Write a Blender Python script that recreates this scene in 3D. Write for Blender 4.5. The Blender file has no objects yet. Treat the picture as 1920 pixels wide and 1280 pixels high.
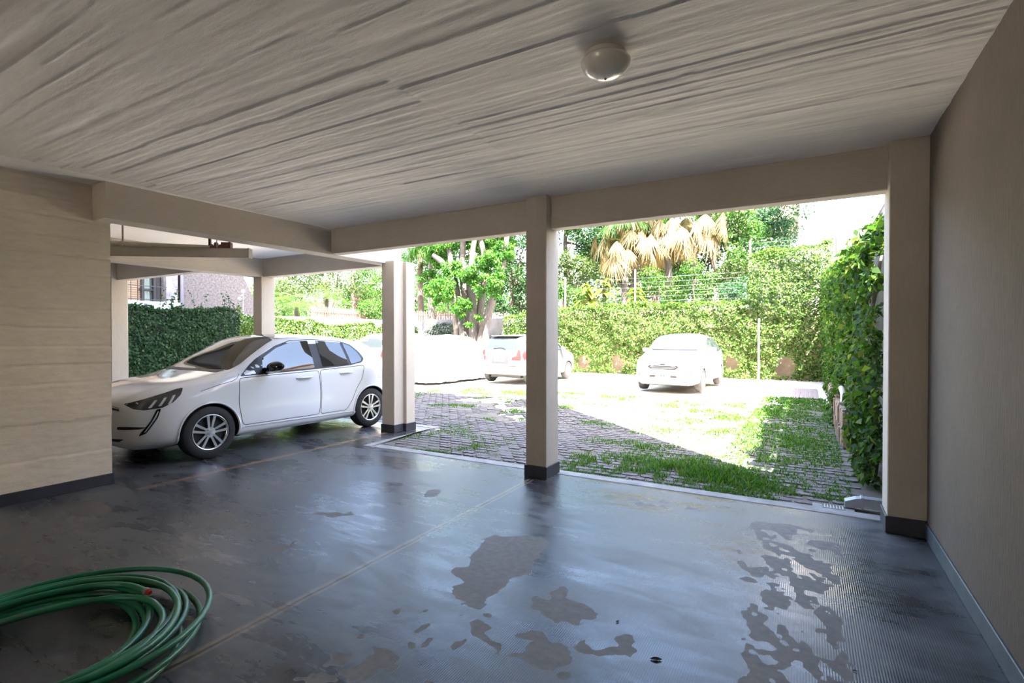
SKY_STRENGTH = .155
SUN_STRENGTH = 4.7
EXPOSURE = 3.9
import bpy, bmesh, math, random
import numpy as np
from mathutils import Vector, Matrix
from mathutils.bvhtree import BVHTree

random.seed(7)
RNG = np.random.default_rng(11)
SC = bpy.context.scene
COL = SC.collection
PI = math.pi
R = math.radians

# ------------------------------------------------------------------ materials
class NT:
    def __init__(self, name):
        self.m = bpy.data.materials.new(name)
        self.m.use_nodes = True
        self.t = self.m.node_tree
        self.n = self.t.nodes
        self.bsdf = self.n['Principled BSDF']
        self.out = self.n['Material Output']

    def add(self, typ, ins=None, **props):
        nd = self.n.new(typ)
        for k, v in props.items():
            setattr(nd, k, v)
        for k, v in (ins or {}).items():
            self.set(nd, k, v)
        return nd

    def set(self, nd, k, v):
        s = nd.inputs[k]
        if isinstance(v, bpy.types.NodeSocket):
            self.t.links.new(v, s)
        else:
            s.default_value = v

    def math(self, op, a, b=0.0, clamp=False):
        nd = self.add('ShaderNodeMath', {0: a, 1: b}, operation=op)
        nd.use_clamp = clamp
        return nd.outputs[0]

    def mix(self, fac, a, b):
        nd = self.add('ShaderNodeMix', data_type='RGBA')
        self.set(nd, 0, fac); self.set(nd, 6, a); self.set(nd, 7, b)
        return nd.outputs[2]

    def ramp(self, fac, stops):
        nd = self.add('ShaderNodeValToRGB', {0: fac})
        e = nd.color_ramp.elements
        while len(e) < len(stops):
            e.new(0.5)
        for i, (p, c) in enumerate(stops):
            e[i].position = p
            e[i].color = c if len(c) == 4 else (*c, 1)
        return nd.outputs[0]

    def coord(self, scale=(1, 1, 1), space='Object'):
        tc = self.add('ShaderNodeTexCoord')
        mp = self.add('ShaderNodeMapping', {'Vector': tc.outputs[space], 'Scale': scale})
        return mp.outputs[0]

    def noise(self, scale, detail=4, rough=.55, vec=None, dist=0.0):
        nd = self.add('ShaderNodeTexNoise', {'Scale': scale, 'Detail': detail, 'Roughness': rough, 'Distortion': dist})
        if vec is not None:
            self.set(nd, 'Vector', vec)
        return nd.outputs[0]

    def bump(self, h, strength=.3, dist=.02, normal=None):
        nd = self.add('ShaderNodeBump', {'Height': h, 'Strength': strength, 'Distance': dist})
        if normal is not None:
            self.set(nd, 'Normal', normal)
        self.set(self.bsdf, 'Normal', nd.outputs[0])
        return nd.outputs[0]


def c4(c):
    return (c[0], c[1], c[2], 1.0)


def simple(name, col, rough=.5, metal=0.0, mott=0.0, mscale=8, bump=0.0, bscale=60, coat=0.0, ior=None, col2=None, stretch=(1, 1, 1)):
    t = NT(name)
    b = t.bsdf
    b.inputs['Base Color'].default_value = c4(col)
    b.inputs['Roughness'].default_value = rough
    b.inputs['Metallic'].default_value = metal
    if ior:
        b.inputs['IOR'].default_value = ior
    if coat:
        b.inputs['Coat Weight'].default_value = coat
        b.inputs['Coat Roughness'].default_value = .03
    v = t.coord(stretch)
    if mott:
        n = t.noise(mscale, 5, .6, v)
        lo = tuple(x * (1 - mott) for x in col)
        hi = tuple(min(1, x * (1 + mott)) for x in (col2 or col))
        t.set(b, 'Base Color', t.ramp(n, [(.3, lo), (.7, hi)]))
    if bump:
        t.bump(t.noise(bscale, 4, .6, v), bump, .01)
    return t.m


def concrete(name, col, stretch=(1, 1, 1), mott=.12, fine=.35, streak=0.0, rough=.85):
    """painted board-marked concrete: broad mottling, fine grain and pin holes"""
    t = NT(name)
    b = t.bsdf
    b.inputs['Roughness'].default_value = rough
    v0 = t.coord((1, 1, 1))
    vs = t.coord(stretch)
    n1 = t.noise(1.7, 5, .6, v0)
    n2 = t.noise(9, 5, .65, vs)
    f = t.math('ADD', t.math('MULTIPLY', n1, .5), t.math('MULTIPLY', n2, .5))
    lo = tuple(x * (1 - mott) for x in col)
    hi = tuple(x * (1 + mott) for x in col)
    c = t.ramp(f, [(.35, lo), (.65, hi)])
    vo = t.add('ShaderNodeTexVoronoi', {'Scale': 38, 'Vector': v0})
    pit = t.ramp(vo.outputs[0], [(.05, (.55, .5, .45)), (.11, (1, 1, 1))])
    mk = t.math('GREATER_THAN', t.noise(14, 2, .5, v0), .56)
    pit2 = t.mix(mk, (1, 1, 1, 1), pit)
    mm = t.add('ShaderNodeMix', data_type='RGBA', blend_type='MULTIPLY')
    t.set(mm, 0, .8); t.set(mm, 6, c); t.set(mm, 7, pit2)
    t.set(b, 'Base Color', mm.outputs[2])
    h = t.math('ADD', t.math('MULTIPLY', t.noise(110, 4, .7, v0), .35), t.math('MULTIPLY', n2, 1.0))
    t.bump(h, fine, .012)
    return t.m


def leaf_mat(name, stops, trans=.45, rough=.6, tint=(1.15, 1.25, .45), spec=.25):
    t = NT(name)
    g = t.add('ShaderNodeNewGeometry')
    c = t.ramp(g.outputs['Random Per Island'], stops)
    b = t.bsdf
    t.set(b, 'Base Color', c)
    b.inputs['Roughness'].default_value = rough
    b.inputs['Specular IOR Level'].default_value = spec
    tr = t.add('ShaderNodeBsdfTranslucent')
    mm = t.add('ShaderNodeMix', data_type='RGBA', blend_type='MULTIPLY')
    t.set(mm, 0, 1.0); t.set(mm, 6, c); t.set(mm, 7, c4(tint))
    t.set(tr, 'Color', mm.outputs[2])
    mx = t.add('ShaderNodeMixShader', {0: trans, 1: b.outputs[0], 2: tr.outputs[0]})
    t.t.links.new(mx.outputs[0], t.out.inputs[0])
    return t.m


# ------------------------------------------------------------------ objects
def tag(o, label=None, cat=None, group=None, kind=None):
    if label: o['label'] = label
    if cat: o['category'] = cat
    if group: o['group'] = group
    if kind: o['kind'] = kind
    return o


def thing(name, label, cat, loc=(0, 0, 0), rz=0.0, group=None):
    o = bpy.data.objects.new(name, None)
    o.empty_display_size = .2
    COL.objects.link(o)
    o.location = loc
    o.rotation_euler = (0, 0, rz)
    return tag(o, label, cat, group)


def link_mesh(name, me, mats=None, parent=None, loc=None):
    o = bpy.data.objects.new(name, me)
    COL.objects.link(o)
    for m in (mats if isinstance(mats, (list, tuple)) else [mats] if mats else []):
        me.materials.append(m)
    if parent is not None:
        o.parent = parent
    if loc is not None:
        o.location = loc
    return o


class MB:
    """collects shapes, then links them as ONE mesh object"""
    def __init__(self):
        self.bm = bmesh.new()

    def poly(self, pts, mi=0):
        f = self.bm.faces.new([self.bm.verts.new(p) for p in pts])
        f.material_index = mi
        return f

    def box(self, lo, hi, mi=0, bev=0.0, M=None, seg=1):
        b = bmesh.new()
        bmesh.ops.create_cube(b, size=1)
        for v in b.verts:
            v.co = Vector([lo[i] + (v.co[i] + .5) * (hi[i] - lo[i]) for i in range(3)])
        if bev:
            bmesh.ops.bevel(b, geom=b.edges[:] + b.verts[:], offset=bev, segments=seg, affect='EDGES', profile=.5)
        self.merge(b, mi, M)
        return self

    def merge(self, b, mi=None, M=None):
        mp = {}
        for v in b.verts:
            mp[v] = self.bm.verts.new(M @ v.co if M is not None else v.co)
        for f in b.faces:
            try:
                nf = self.bm.faces.new([mp[v] for v in f.verts])
            except ValueError:
                continue
            nf.material_index = f.material_index if mi is None else mi
            nf.smooth = f.smooth
        b.free()

    def tube(self, pts, rad, seg=8, mi=0, cap=True, wob=0.0):
        pts = [Vector(p) for p in pts]
        n = len(pts)
        rad = rad if isinstance(rad, (list, tuple)) else [rad] * n
        rings = []
        up = Vector((0, 0, 1))
        prev = None
        for i, p in enumerate(pts):
            d = (pts[min(i + 1, n - 1)] - pts[max(i - 1, 0)]).normalized()
            if prev is None:
                a = d.cross(up if abs(d.z) < .9 else Vector((1, 0, 0))).normalized()
            else:
                a = (prev - d * prev.dot(d))
                a = a.normalized() if a.length > 1e-6 else d.cross(up).normalized()
            prev = a
            b = d.cross(a)
            ring = []
            for k in range(seg):
                t = 2 * PI * k / seg
                r = rad[i] * (1 + (random.uniform(-wob, wob) if wob else 0))
                ring.append(self.bm.verts.new(p + (a * math.cos(t) + b * math.sin(t)) * r))
            rings.append(ring)
        for i in range(n - 1):
            for k in range(seg):
                f = self.bm.faces.new([rings[i][k], rings[i + 1][k], rings[i + 1][(k + 1) % seg], rings[i][(k + 1) % seg]])
                f.material_index = mi
                f.smooth = True
        if cap:
            for rg in (rings[0], rings[-1][::-1]):
                f = self.bm.faces.new(rg)
                f.material_index = mi
        return self

    def lathe(self, prof, seg=32, M=None, mi=0, close=False):
        """prof: list of (r, h) about +Z (use M to re-orient)"""
        rings = []
        for r, h in prof:
            ring = []
            for k in range(seg):
                t = 2 * PI * k / seg
                p = Vector((r * math.cos(t), r * math.sin(t), h))
                ring.append(self.bm.verts.new(M @ p if M is not None else p))
            rings.append(ring)
        n = len(rings)
        for i in range(n - 1 + (1 if close else 0)):
            a, b = rings[i], rings[(i + 1) % n]
            for k in range(seg):
                f = self.bm.faces.new([a[k], a[(k + 1) % seg], b[(k + 1) % seg], b[k]])
                f.material_index = mi
                f.smooth = True
        if not close:
            for rg in (rings[0][::-1], rings[-1]):
                f = self.bm.faces.new(rg)
                f.material_index = mi
        return self

    def prism(self, poly, z0, z1, axis='z', mi=0):
        def P(a, b, c):
            return {'z': (a, b, c), 'y': (a, c, b), 'x': (c, a, b)}[axis]
        lo = [self.bm.verts.new(P(a, b, z0)) for a, b in poly]
        hi = [self.bm.verts.new(P(a, b, z1)) for a, b in poly]
        n = len(poly)
        fs = [self.bm.faces.new(lo[::-1]), self.bm.faces.new(hi)]
        for i in range(n):
            fs.append(self.bm.faces.new([lo[i], lo[(i + 1) % n], hi[(i + 1) % n], hi[i]]))
        for f in fs:
            f.material_index = mi
        return self

    def build(self, name, mats, parent=None, origin=None, smooth=None, weld=0.0, normals=True):
        if weld:
            bmesh.ops.remove_doubles(self.bm, verts=self.bm.verts[:], dist=weld)
        if normals:
            bmesh.ops.recalc_face_normals(self.bm, faces=self.bm.faces[:])
        off = Vector(origin) if origin is not None else (Vector(parent.location) if (parent is not None and parent.type == 'EMPTY' and parent.get('_world')) else None)
        if off is not None:
            for v in self.bm.verts:
                v.co -= off
        me = bpy.data.meshes.new(name)
        self.bm.to_mesh(me)
        self.bm.free()
        if smooth is not None:
            for p in me.polygons:
                p.use_smooth = True
            me.set_sharp_from_angle(angle=R(smooth))
        return link_mesh(name, me, mats, parent, loc=origin if (origin is not None and parent is None) else None)


def np_mesh(name, V, F, mats, parent=None, smooth=False, origin=None, attr=None):
    V = np.asarray(V, dtype=np.float32)
    F = np.asarray(F, dtype=np.int32)
    if origin is not None:
        V = V - np.asarray(origin, dtype=np.float32)
    k = F.shape[1]
    me = bpy.data.meshes.new(name)
    me.vertices.add(len(V)); me.vertices.foreach_set('co', V.ravel())
    me.loops.add(F.size); me.loops.foreach_set('vertex_index', F.ravel())
    me.polygons.add(len(F))
    me.polygons.foreach_set('loop_start', np.arange(0, F.size, k, dtype=np.int32))
    if smooth:
        me.polygons.foreach_set('use_smooth', np.ones(len(F), dtype=bool))
    me.update(calc_edges=True)
    me.validate()
    for an, av in (attr or {}).items():
        a = me.attributes.new(an, 'FLOAT', 'POINT')
        a.data.foreach_set('value', np.asarray(av, dtype=np.float32))
    return link_mesh(name, me, mats, parent, loc=origin if (origin is not None and parent is None) else None)


def grid_faces(nu, nv, off=0):
    i = np.arange(nu - 1)[:, None] * nv + np.arange(nv - 1)[None, :]
    return np.stack([i, i + nv, i + nv + 1, i + 1], -1).reshape(-1, 4) + off


def copy_tree(o, parent=None):
    c = o.copy()
    COL.objects.link(c)
    if parent is not None:
        c.parent = parent
        c.matrix_parent_inverse = o.matrix_parent_inverse.copy()
    for ch in o.children:
        copy_tree(ch, c)
    return c


# ------------------------------------------------------------------ numpy noise
def _hash(ix, iy, seed):
    n = (ix.astype(np.int64) * 374761393 + iy.astype(np.int64) * 668265263 + seed * 982451653) & 0x7fffffff
    n = ((n ^ (n >> 13)) * 1274126177) & 0x7fffffff
    return ((n ^ (n >> 16)) & 0xffff) / 65535.0


def vnoise(x, y, seed=0):
    x = np.asarray(x, dtype=float); y = np.asarray(y, dtype=float)
    ix, iy = np.floor(x), np.floor(y)
    fx, fy = x - ix, y - iy
    fx = fx * fx * (3 - 2 * fx); fy = fy * fy * (3 - 2 * fy)
    ix = ix.astype(np.int64); iy = iy.astype(np.int64)
    a = _hash(ix, iy, seed); b = _hash(ix + 1, iy, seed)
    c = _hash(ix, iy + 1, seed); d = _hash(ix + 1, iy + 1, seed)
    return (a * (1 - fx) + b * fx) * (1 - fy) + (c * (1 - fx) + d * fx) * fy


def fbm(x, y, seed=0, oct=4):
    s = 0; a = .5; f = 1; t = 0
    for k in range(oct):
        s = s + a * vnoise(x * f, y * f, seed + k * 17); t += a
        a *= .5; f *= 2.03
    return s / t


def in_poly(px, py, poly):
    ins = np.zeros(px.shape, dtype=bool)
    n = len(poly)
    for i in range(n):
        x1, y1 = poly[i]; x2, y2 = poly[(i + 1) % n]
        c = ((y1 > py) != (y2 > py))
        xi = (x2 - x1) * (py - y1) / ((y2 - y1) if y2 != y1 else 1e-9) + x1
        ins ^= c & (px < xi)
    return ins


# ------------------------------------------------------------------ foliage
def leaf_cloud(P, N, size, jit=.6, droop=.3, aspect=.55, rng=RNG):
    """one folded leaf per point; returns V, F"""
    n = len(P)
    N = N + rng.normal(0, jit, (n, 3))
    N /= np.linalg.norm(N, axis=1)[:, None] + 1e-9
    D = rng.normal(0, 1, (n, 3)); D[:, 2] -= droop * 2
    D -= N * (D * N).sum(1)[:, None]
    D /= np.linalg.norm(D, axis=1)[:, None] + 1e-9
    S = np.cross(N, D)
    L = (size * rng.uniform(.65, 1.3, n))[:, None]
    W = L * aspect
    f = rng.uniform(.05, .25, n)[:, None] * L
    V = np.stack([P, P + D * L * .5 + S * W * .5 + N * f, P + D * L, P + D * L * .5 - S * W * .5 + N * f], 1).reshape(-1, 3)
    F = np.arange(4 * n).reshape(-1, 4)
    return V, F


def blob_points(c, r, n, rng=RNG, shell=.55):
    d = rng.normal(0, 1, (n, 3))
    d /= np.linalg.norm(d, axis=1)[:, None]
    rr = rng.uniform(shell, 1.0, n)[:, None]
    r = np.asarray(r, dtype=float) * np.ones(3)
    P = np.asarray(c) + d * rr * r
    return P, d


def crown(clumps, n_per, size, jit=.5, droop=.3, aspect=.55):
    Vs, Fs, o = [], [], 0
    for c, r in clumps:
        vol = np.prod(np.asarray(r) * np.ones(3)) ** (2 / 3)
        n = max(20, int(n_per * vol))
        P, N = blob_points(c, r, n)
        N = N * .7 + np.array([0, 0, .5])
        V, F = leaf_cloud(P, N, size, jit, droop, aspect)
        Vs.append(V); Fs.append(F + o); o += len(V)
    return np.concatenate(Vs), np.concatenate(Fs)


def sub_clumps(c, r, k, rr, seed):
    """break a big ellipsoid into k smaller clumps on and inside it"""
    rg = np.random.default_rng(seed)
    out = []
    for i in range(k):
        d = rg.normal(0, 1, 3); d /= np.linalg.norm(d)
        q = np.asarray(c) + d * np.asarray(r) * rg.uniform(.45, .95)
        s = rr * rg.uniform(.7, 1.3)
        out.append((q, (s, s, s * .75)))
    return out


def attach(o, t):
    """a mesh already expressed about the thing's base becomes its part"""
    o.parent = t
    o.location = (0, 0, 0)

# ================================================================== camera, sky, sun
cam = bpy.data.cameras.new('camera')
cam.sensor_width = 36
cam.lens = 962.464 / 1920 * 36
cam.clip_start = .05; cam.clip_end = 300
co = bpy.data.objects.new('camera', cam)
COL.objects.link(co)
co.location = (0, 0, 1.46)
co.rotation_euler = (R(90 - .587), 0, R(29.86))
SC.camera = co

SUN_EL = R(59)
world = bpy.data.worlds.new('sky')
SC.world = world
world.use_nodes = True
wn = world.node_tree
sky = wn.nodes.new('ShaderNodeTexSky')
sky.sky_type = 'NISHITA'
sky.sun_disc = False
sky.sun_elevation = SUN_EL
sky.sun_rotation = R(133.6)
sky.air_density = 1.0
sky.dust_density = 2.0
sky.ozone_density = 1.0
bg = wn.nodes['Background']
gain = wn.nodes.new('ShaderNodeMix')
gain.data_type = 'RGBA'; gain.blend_type = 'MULTIPLY'
gain.inputs[0].default_value = 1.0
gain.inputs[7].default_value = (1.07, 1.0, .93, 1)
wn.links.new(sky.outputs[0], gain.inputs[6])
wn.links.new(gain.outputs[2], bg.inputs[0])
bg.inputs[1].default_value = SKY_STRENGTH

sl = bpy.data.lights.new('sun', 'SUN')
sl.energy = SUN_STRENGTH
sl.color = (1.0, .95, .86)
sl.angle = R(.53)
so = bpy.data.objects.new('sun', sl)
COL.objects.link(so)
so.location = (12, -10, 24)
tv = Vector((-.724 * math.cos(SUN_EL), .69 * math.cos(SUN_EL), -math.sin(SUN_EL)))
so.rotation_euler = tv.to_track_quat('-Z', 'Y').to_euler()

SC.view_settings.view_transform = 'Standard'
SC.view_settings.look = 'None'
SC.view_settings.gamma = 1
SC.view_settings.use_curve_mapping = False
SC.view_settings.exposure = EXPOSURE
SC.cycles.max_bounces = 10
SC.cycles.diffuse_bounces = 6
SC.cycles.glossy_bounces = 4
SC.cycles.transmission_bounces = 6
SC.cycles.use_denoising = True
SC.cycles.sample_clamp_indirect = 8
SC.cycles.caustics_reflective = True
SC.cycles.caustics_refractive = False

# ================================================================== materials
M = {}
M['ceil'] = concrete('painted_board_concrete', (.84, .79, .73), (1, 4, 1), .05, .22)
M['beam'] = concrete('painted_beam_concrete', (.53, .465, .385), (1.5, 1.5, 7), .08, .3)
M['col'] = concrete('painted_column_concrete', (.52, .455, .375), (7, 7, .8), .09, .35)
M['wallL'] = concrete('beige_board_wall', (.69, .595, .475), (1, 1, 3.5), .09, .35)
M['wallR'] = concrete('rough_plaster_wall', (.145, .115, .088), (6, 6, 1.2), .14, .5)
M['plinth'] = simple('dark_plinth_paint', (.035, .036, .045), .5, mott=.25, bump=.1)
M['skirt'] = simple('blue_grey_skirting_paint', (.075, .09, .10), .5, mott=.25, bump=.1)
M['kerb'] = simple('kerb_concrete', (.24, .23, .22), .75, mott=.3, mscale=5, bump=.3, bscale=40)
M['tower'] = simple('upper_storey_render', (.55, .52, .47), .85, mott=.08)
M['soil'] = simple('dry_yard_soil', (.62, .56, .48), .95, mott=.22, mscale=2.5, bump=.5, bscale=30)
M['bed'] = simple('shade_toned_bedding', (.13, .115, .09), .95, mott=.35, mscale=3, bump=.5, bscale=30)  # darker copy of the yard soil, shade put into its colour
M['paver'] = simple('paver_concrete', (.135, .12, .122), .85, mott=.3, mscale=9, bump=.4, bscale=60)
M['black'] = simple('black_plastic', (.012, .012, .013), .45)
M['gloss_black'] = simple('gloss_black', (.008, .008, .009), .08, coat=.5)
M['rubber'] = simple('tyre_rubber', (.02, .02, .021), .75, mott=.2, mscale=40)
M['alloy'] = simple('machined_alloy', (.72, .72, .74), .25, metal=.9)
M['darkalloy'] = simple('dark_alloy', (.03, .03, .033), .4, metal=.5)
M['chrome'] = simple('chrome', (.8, .8, .82), .12, metal=1.0)
M['white_plastic'] = simple('white_plastic', (.75, .75, .73), .35)
M['steel'] = simple('grey_steel', (.32, .33, .35), .45, metal=.6)
M['rust'] = simple('rusty_iron', (.13, .06, .045), .85, mott=.5, mscale=40, bump=.5, bscale=90)
M['pipe'] = simple('beige_painted_pipe', (.36, .31, .25), .6, mott=.15)


def floor_material():
    t = NT('worn_painted_floor')
    b = t.bsdf
    v = t.coord((1, 1, 1))
    at = t.add('ShaderNodeAttribute', attribute_name='peel')
    peel = t.ramp(at.outputs['Fac'], [(.46, (0, 0, 0)), (.54, (1, 1, 1))])
    rim = t.ramp(at.outputs['Fac'], [(.34, (0, 0, 0)), (.47, (1, 1, 1)), (.55, (0, 0, 0))])
    n1 = t.noise(1.2, 7, .62, t.coord((.6, 1.3, 1)), .9)
    n2 = t.noise(6, 5, .65, t.coord((.4, 1.5, 1)), .6)
    f = t.math('ADD', t.math('MULTIPLY', n1, .65), t.math('MULTIPLY', n2, .35))
    paint = t.ramp(f, [(.37, (.030, .030, .031)), (.5, (.058, .060, .065)), (.62, (.125, .124, .122))])
    tan = t.ramp(t.noise(22, 4, .6, v), [(.3, (.125, .105, .09)), (.7, (.19, .165, .145))])
    c = t.mix(peel, paint, tan)
    c = t.mix(t.math('MULTIPLY', rim, .35), c, (.2, .18, .15, 1))
    sx = t.add('ShaderNodeSeparateXYZ', {0: t.add('ShaderNodeTexCoord').outputs['Object']})
    X, Y = sx.outputs[0], sx.outputs[1]
    wob = t.math('MULTIPLY', t.math('SUBTRACT', t.noise(9, 3, .6, v), .5), .02)

    def band(val, centre, half, soft):
        d = t.math('ABSOLUTE', t.math('SUBTRACT', t.math('ADD', val, wob), centre))
        mr = t.add('ShaderNodeMapRange', {0: d, 1: half, 2: half + soft, 3: 1.0, 4: 0.0})
        return mr.outputs[0]
    # saw-cut joint with ochre margins, running towards the pillar
    lim = t.math('LESS_THAN', Y, 4.62)
    wide = t.math('MULTIPLY', band(X, -2.43, .022, .02), lim)
    thin = t.math('MULTIPLY', band(X, -2.425, .006, .006), lim)
    edge = t.math('MULTIPLY', wide, t.math('MULTIPLY', t.noise(30, 3, .6, v), 1.5), True)
    c = t.mix(edge, c, (.25, .19, .12, 1))
    c = t.mix(thin, c, (.05, .04, .033, 1))
    # faint orange bay line beside the white car, dark joint at the wall corner
    l2 = t.math('MULTIPLY', band(X, -5.52, .03, .03), t.math('GREATER_THAN', Y, 2.45))
    l2 = t.math('MULTIPLY', l2, t.math('MULTIPLY', t.noise(3, 3, .6, v), 1.3), True)
    c = t.mix(t.math('MULTIPLY', l2, .75), c, (.30, .17, .09, 1))
    l3 = t.math('MULTIPLY', band(Y, 2.44, .004, .006), t.math('LESS_THAN', X, -5.5))
    c = t.mix(l3, c, (.015, .014, .013, 1))
    t.set(b, 'Base Color', c)
    rg = t.math('ADD', t.math('MULTIPLY', n2, .22), .17)
    rg = t.add('ShaderNodeMix', data_type='FLOAT')
    t.set(rg, 0, peel); t.set(rg, 2, t.add('ShaderNodeMapRange', {0: f, 1: .38, 2: .62, 3: .17, 4: .46}).outputs[0]); t.set(rg, 3, .62)
    t.set(b, 'Roughness', rg.outputs[0])
    b.inputs['Specular IOR Level'].default_value = .40
    # roller grooves, undulation, grain
    w = t.math('SINE', t.math('MULTIPLY', X, 2 * PI / .011))
    ws = t.math('MULTIPLY', t.math('MULTIPLY', w, t.math('SUBTRACT', 1.0, peel)), .10)
    h = t.math('ADD', ws, t.math('MULTIPLY', t.noise(3.5, 3, .5, v), 3.0))
    h = t.math('ADD', h, t.math('MULTIPLY', t.noise(70, 3, .6, v), .25))
    h = t.math('SUBTRACT', h, t.math('MULTIPLY', peel, .35))
    t.bump(h, .35, .004)
    return t.m


M['floor'] = floor_material()

# ================================================================== the setting
S = 'structure'
PEEL = {
'A':[(-1.98,3.03),(-1.97,3.20),(-1.78,3.30),(-1.58,3.29),(-1.58,3.03),(-1.54,2.91),(-1.47,2.78),(-1.53,2.63),(-1.52,2.52),(-1.54,2.41),(-1.58,2.29),(-1.72,2.34),(-1.80,2.40),(-1.76,2.50),(-1.91,2.57),(-1.94,2.62),(-1.86,2.67),(-1.89,2.80),(-1.94,2.84)],
'A2':[(-1.60,2.32),(-1.55,2.35),(-1.48,2.31),(-1.54,2.27)],
'B':[(-1.32,2.44),(-1.30,2.54),(-1.25,2.61),(-1.24,2.72),(-1.17,2.69),(-1.15,2.60),(-1.05,2.59),(-0.94,2.51),(-0.98,2.45),(-0.97,2.38),(-1.06,2.40),(-1.17,2.37)],
'C':[(-1.48,2.19),(-1.45,2.22),(-1.36,2.18),(-1.33,2.19),(-1.34,2.13),(-1.23,2.05),(-1.23,2.00),(-1.32,2.04),(-1.40,2.10)],
'D':[(-1.25,2.18),(-1.16,2.25),(-1.08,2.18),(-0.97,2.20),(-0.93,2.17),(-0.91,2.09),(-0.95,2.04),(-1.02,2.03),(-1.09,2.02),(-1.21,2.01),(-1.11,2.08),(-1.12,2.16),(-1.20,2.14)],
'E':[(-0.96,2.20),(-0.94,2.32),(-0.84,2.27),(-0.78,2.33),(-0.82,2.40),(-0.74,2.43),(-0.69,2.26),(-0.78,2.24),(-0.84,2.23)],
'F':[(-0.92,2.03),(-0.90,2.06),(-0.86,2.05),(-0.85,2.01),(-0.89,1.98)],
'G1':[(-1.86,1.53),(-1.87,1.62),(-1.80,1.65),(-1.75,1.59),(-1.80,1.54)],
'G2':[(-1.71,1.70),(-1.65,1.78),(-1.57,1.76),(-1.61,1.67),(-1.61,1.57),(-1.67,1.52),(-1.74,1.55),(-1.69,1.62)],
'G3':[(-1.64,1.88),(-1.58,1.89),(-1.54,1.87),(-1.58,1.83)],
'G4':[(-1.68,1.97),(-1.64,2.07),(-1.61,2.03),(-1.64,1.96)],
'G5':[(-1.47,1.93),(-1.44,1.94),(-1.43,1.91)],
'G6':[(-1.86,1.45),(-1.82,1.50),(-1.75,1.47),(-1.82,1.42)],
'I1':[(-3.52,2.83),(-3.40,2.94),(-3.31,2.95),(-3.28,3.04),(-3.18,2.98),(-3.32,2.85)],
'I2':[(-3.13,3.78),(-3.09,3.90),(-2.96,3.83),(-2.92,3.68),(-3.00,3.63)],
'I3':[(-3.21,2.22),(-3.13,2.29),(-3.17,2.43),(-3.10,2.34),(-3.07,2.23)],
}
PEEL_H = [(-0.37,4.47),(-0.07,4.51),(0.17,4.46),(0.24,3.89),(0.13,3.44),(0.14,3.12),(0.19,2.79),(0.16,2.55),(.1,2.2),(-0.19,2.15),(-0.26,2.78),(-0.34,3.39),(-0.41,3.91)]
PEEL_J = [(-1.46,4.64),(-1.25,4.67),(-1.02,4.62),(-.7,4.5),(-1.11,4.41),(-1.27,4.32)]


def build_floor():
    nx, ny = 397, 326
    xs = np.linspace(-4.2, .78, nx); ys = np.linspace(.9, 4.94, ny)
    X, Y = np.meshgrid(xs, ys, indexing='ij')
    dx = X + (fbm(X * 9, Y * 9, 3) - .5) * .11 + (fbm(X * 34, Y * 34, 5, 3) - .5) * .03
    dy = Y + (fbm(X * 9, Y * 9, 4) - .5) * .11 + (fbm(X * 34, Y * 34, 6, 3) - .5) * .03
    m = np.zeros(X.shape)
    for k, p in PEEL.items():
        m = np.maximum(m, in_poly(dx, dy, p).astype(float))
    speck = (fbm(X * 16, Y * 16, 21, 3) > .70) & (X > -1.9) & (X < -1.2) & (Y < 2.3)
    m = np.maximum(m, speck * 1.0)
    ang = .62 * fbm(X * 8 + Y * 2.0, Y * 6, 9, 5) + .38 * fbm(X * 26 + Y * 5, Y * 19, 10, 4)
    m = np.maximum(m, (in_poly(dx, dy, PEEL_H) & (ang > .485)) * 1.0)
    m = np.maximum(m, (in_poly(dx, dy, PEEL_J) & (fbm(X * 12, Y * 12, 31, 4) > .48)) * 1.0)
    for _ in range(1):
        q = m.copy()
        q[1:-1, 1:-1] = (m[1:-1, 1:-1] * 2 + m[:-2, 1:-1] + m[2:, 1:-1] + m[1:-1, :-2] + m[1:-1, 2:]) / 6
        m = q
    V = np.stack([X, Y, np.zeros_like(X)], -1).reshape(-1, 3)
    F = grid_faces(nx, ny)
    A = m.ravel()

    def rect(x0, y0, x1, y1):
        nonlocal V, F, A
        o = len(V)
        V = np.concatenate([V, [(x0, y0, 0), (x1, y0, 0), (x1, y1, 0), (x0, y1, 0)]])
        F = np.concatenate([F, [[o, o + 1, o + 2, o + 3]]])
        A = np.concatenate([A, np.zeros(4)])
    rect(-14, -6, .78, .9)
    rect(-14, .9, -4.2, 4.94)
    rect(-8.9, 4.94, -5.15, 6.44)
    rect(-14, 4.94, -8.9, 5.3)
    # underside so the slab has thickness
    o = len(V)
    for (x0, y0, x1, y1) in [(-14, -6, .78, 4.94), (-8.9, 4.94, -5.15, 6.44), (-14, 4.94, -8.9, 5.3)]:
        o = len(V)
        V = np.concatenate([V, [(x0, y0, -.25), (x1, y0, -.25), (x1, y1, -.25), (x0, y1, -.25), (x0, y0, 0), (x1, y0, 0), (x1, y1, 0), (x0, y1, 0)]])
        F = np.concatenate([F, np.array([[3, 2, 1, 0], [0, 1, 5, 4], [1, 2, 6, 5], [2, 3, 7, 6], [3, 0, 4, 7]]) + o])
        A = np.concatenate([A, np.zeros(8)])
    fl = np_mesh('floor', V, F, M['floor'], attr={'peel': A})
    tag(fl, 'glossy dark blue-grey painted garage floor with worn patches', 'floor', kind=S)


build_floor()


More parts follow.
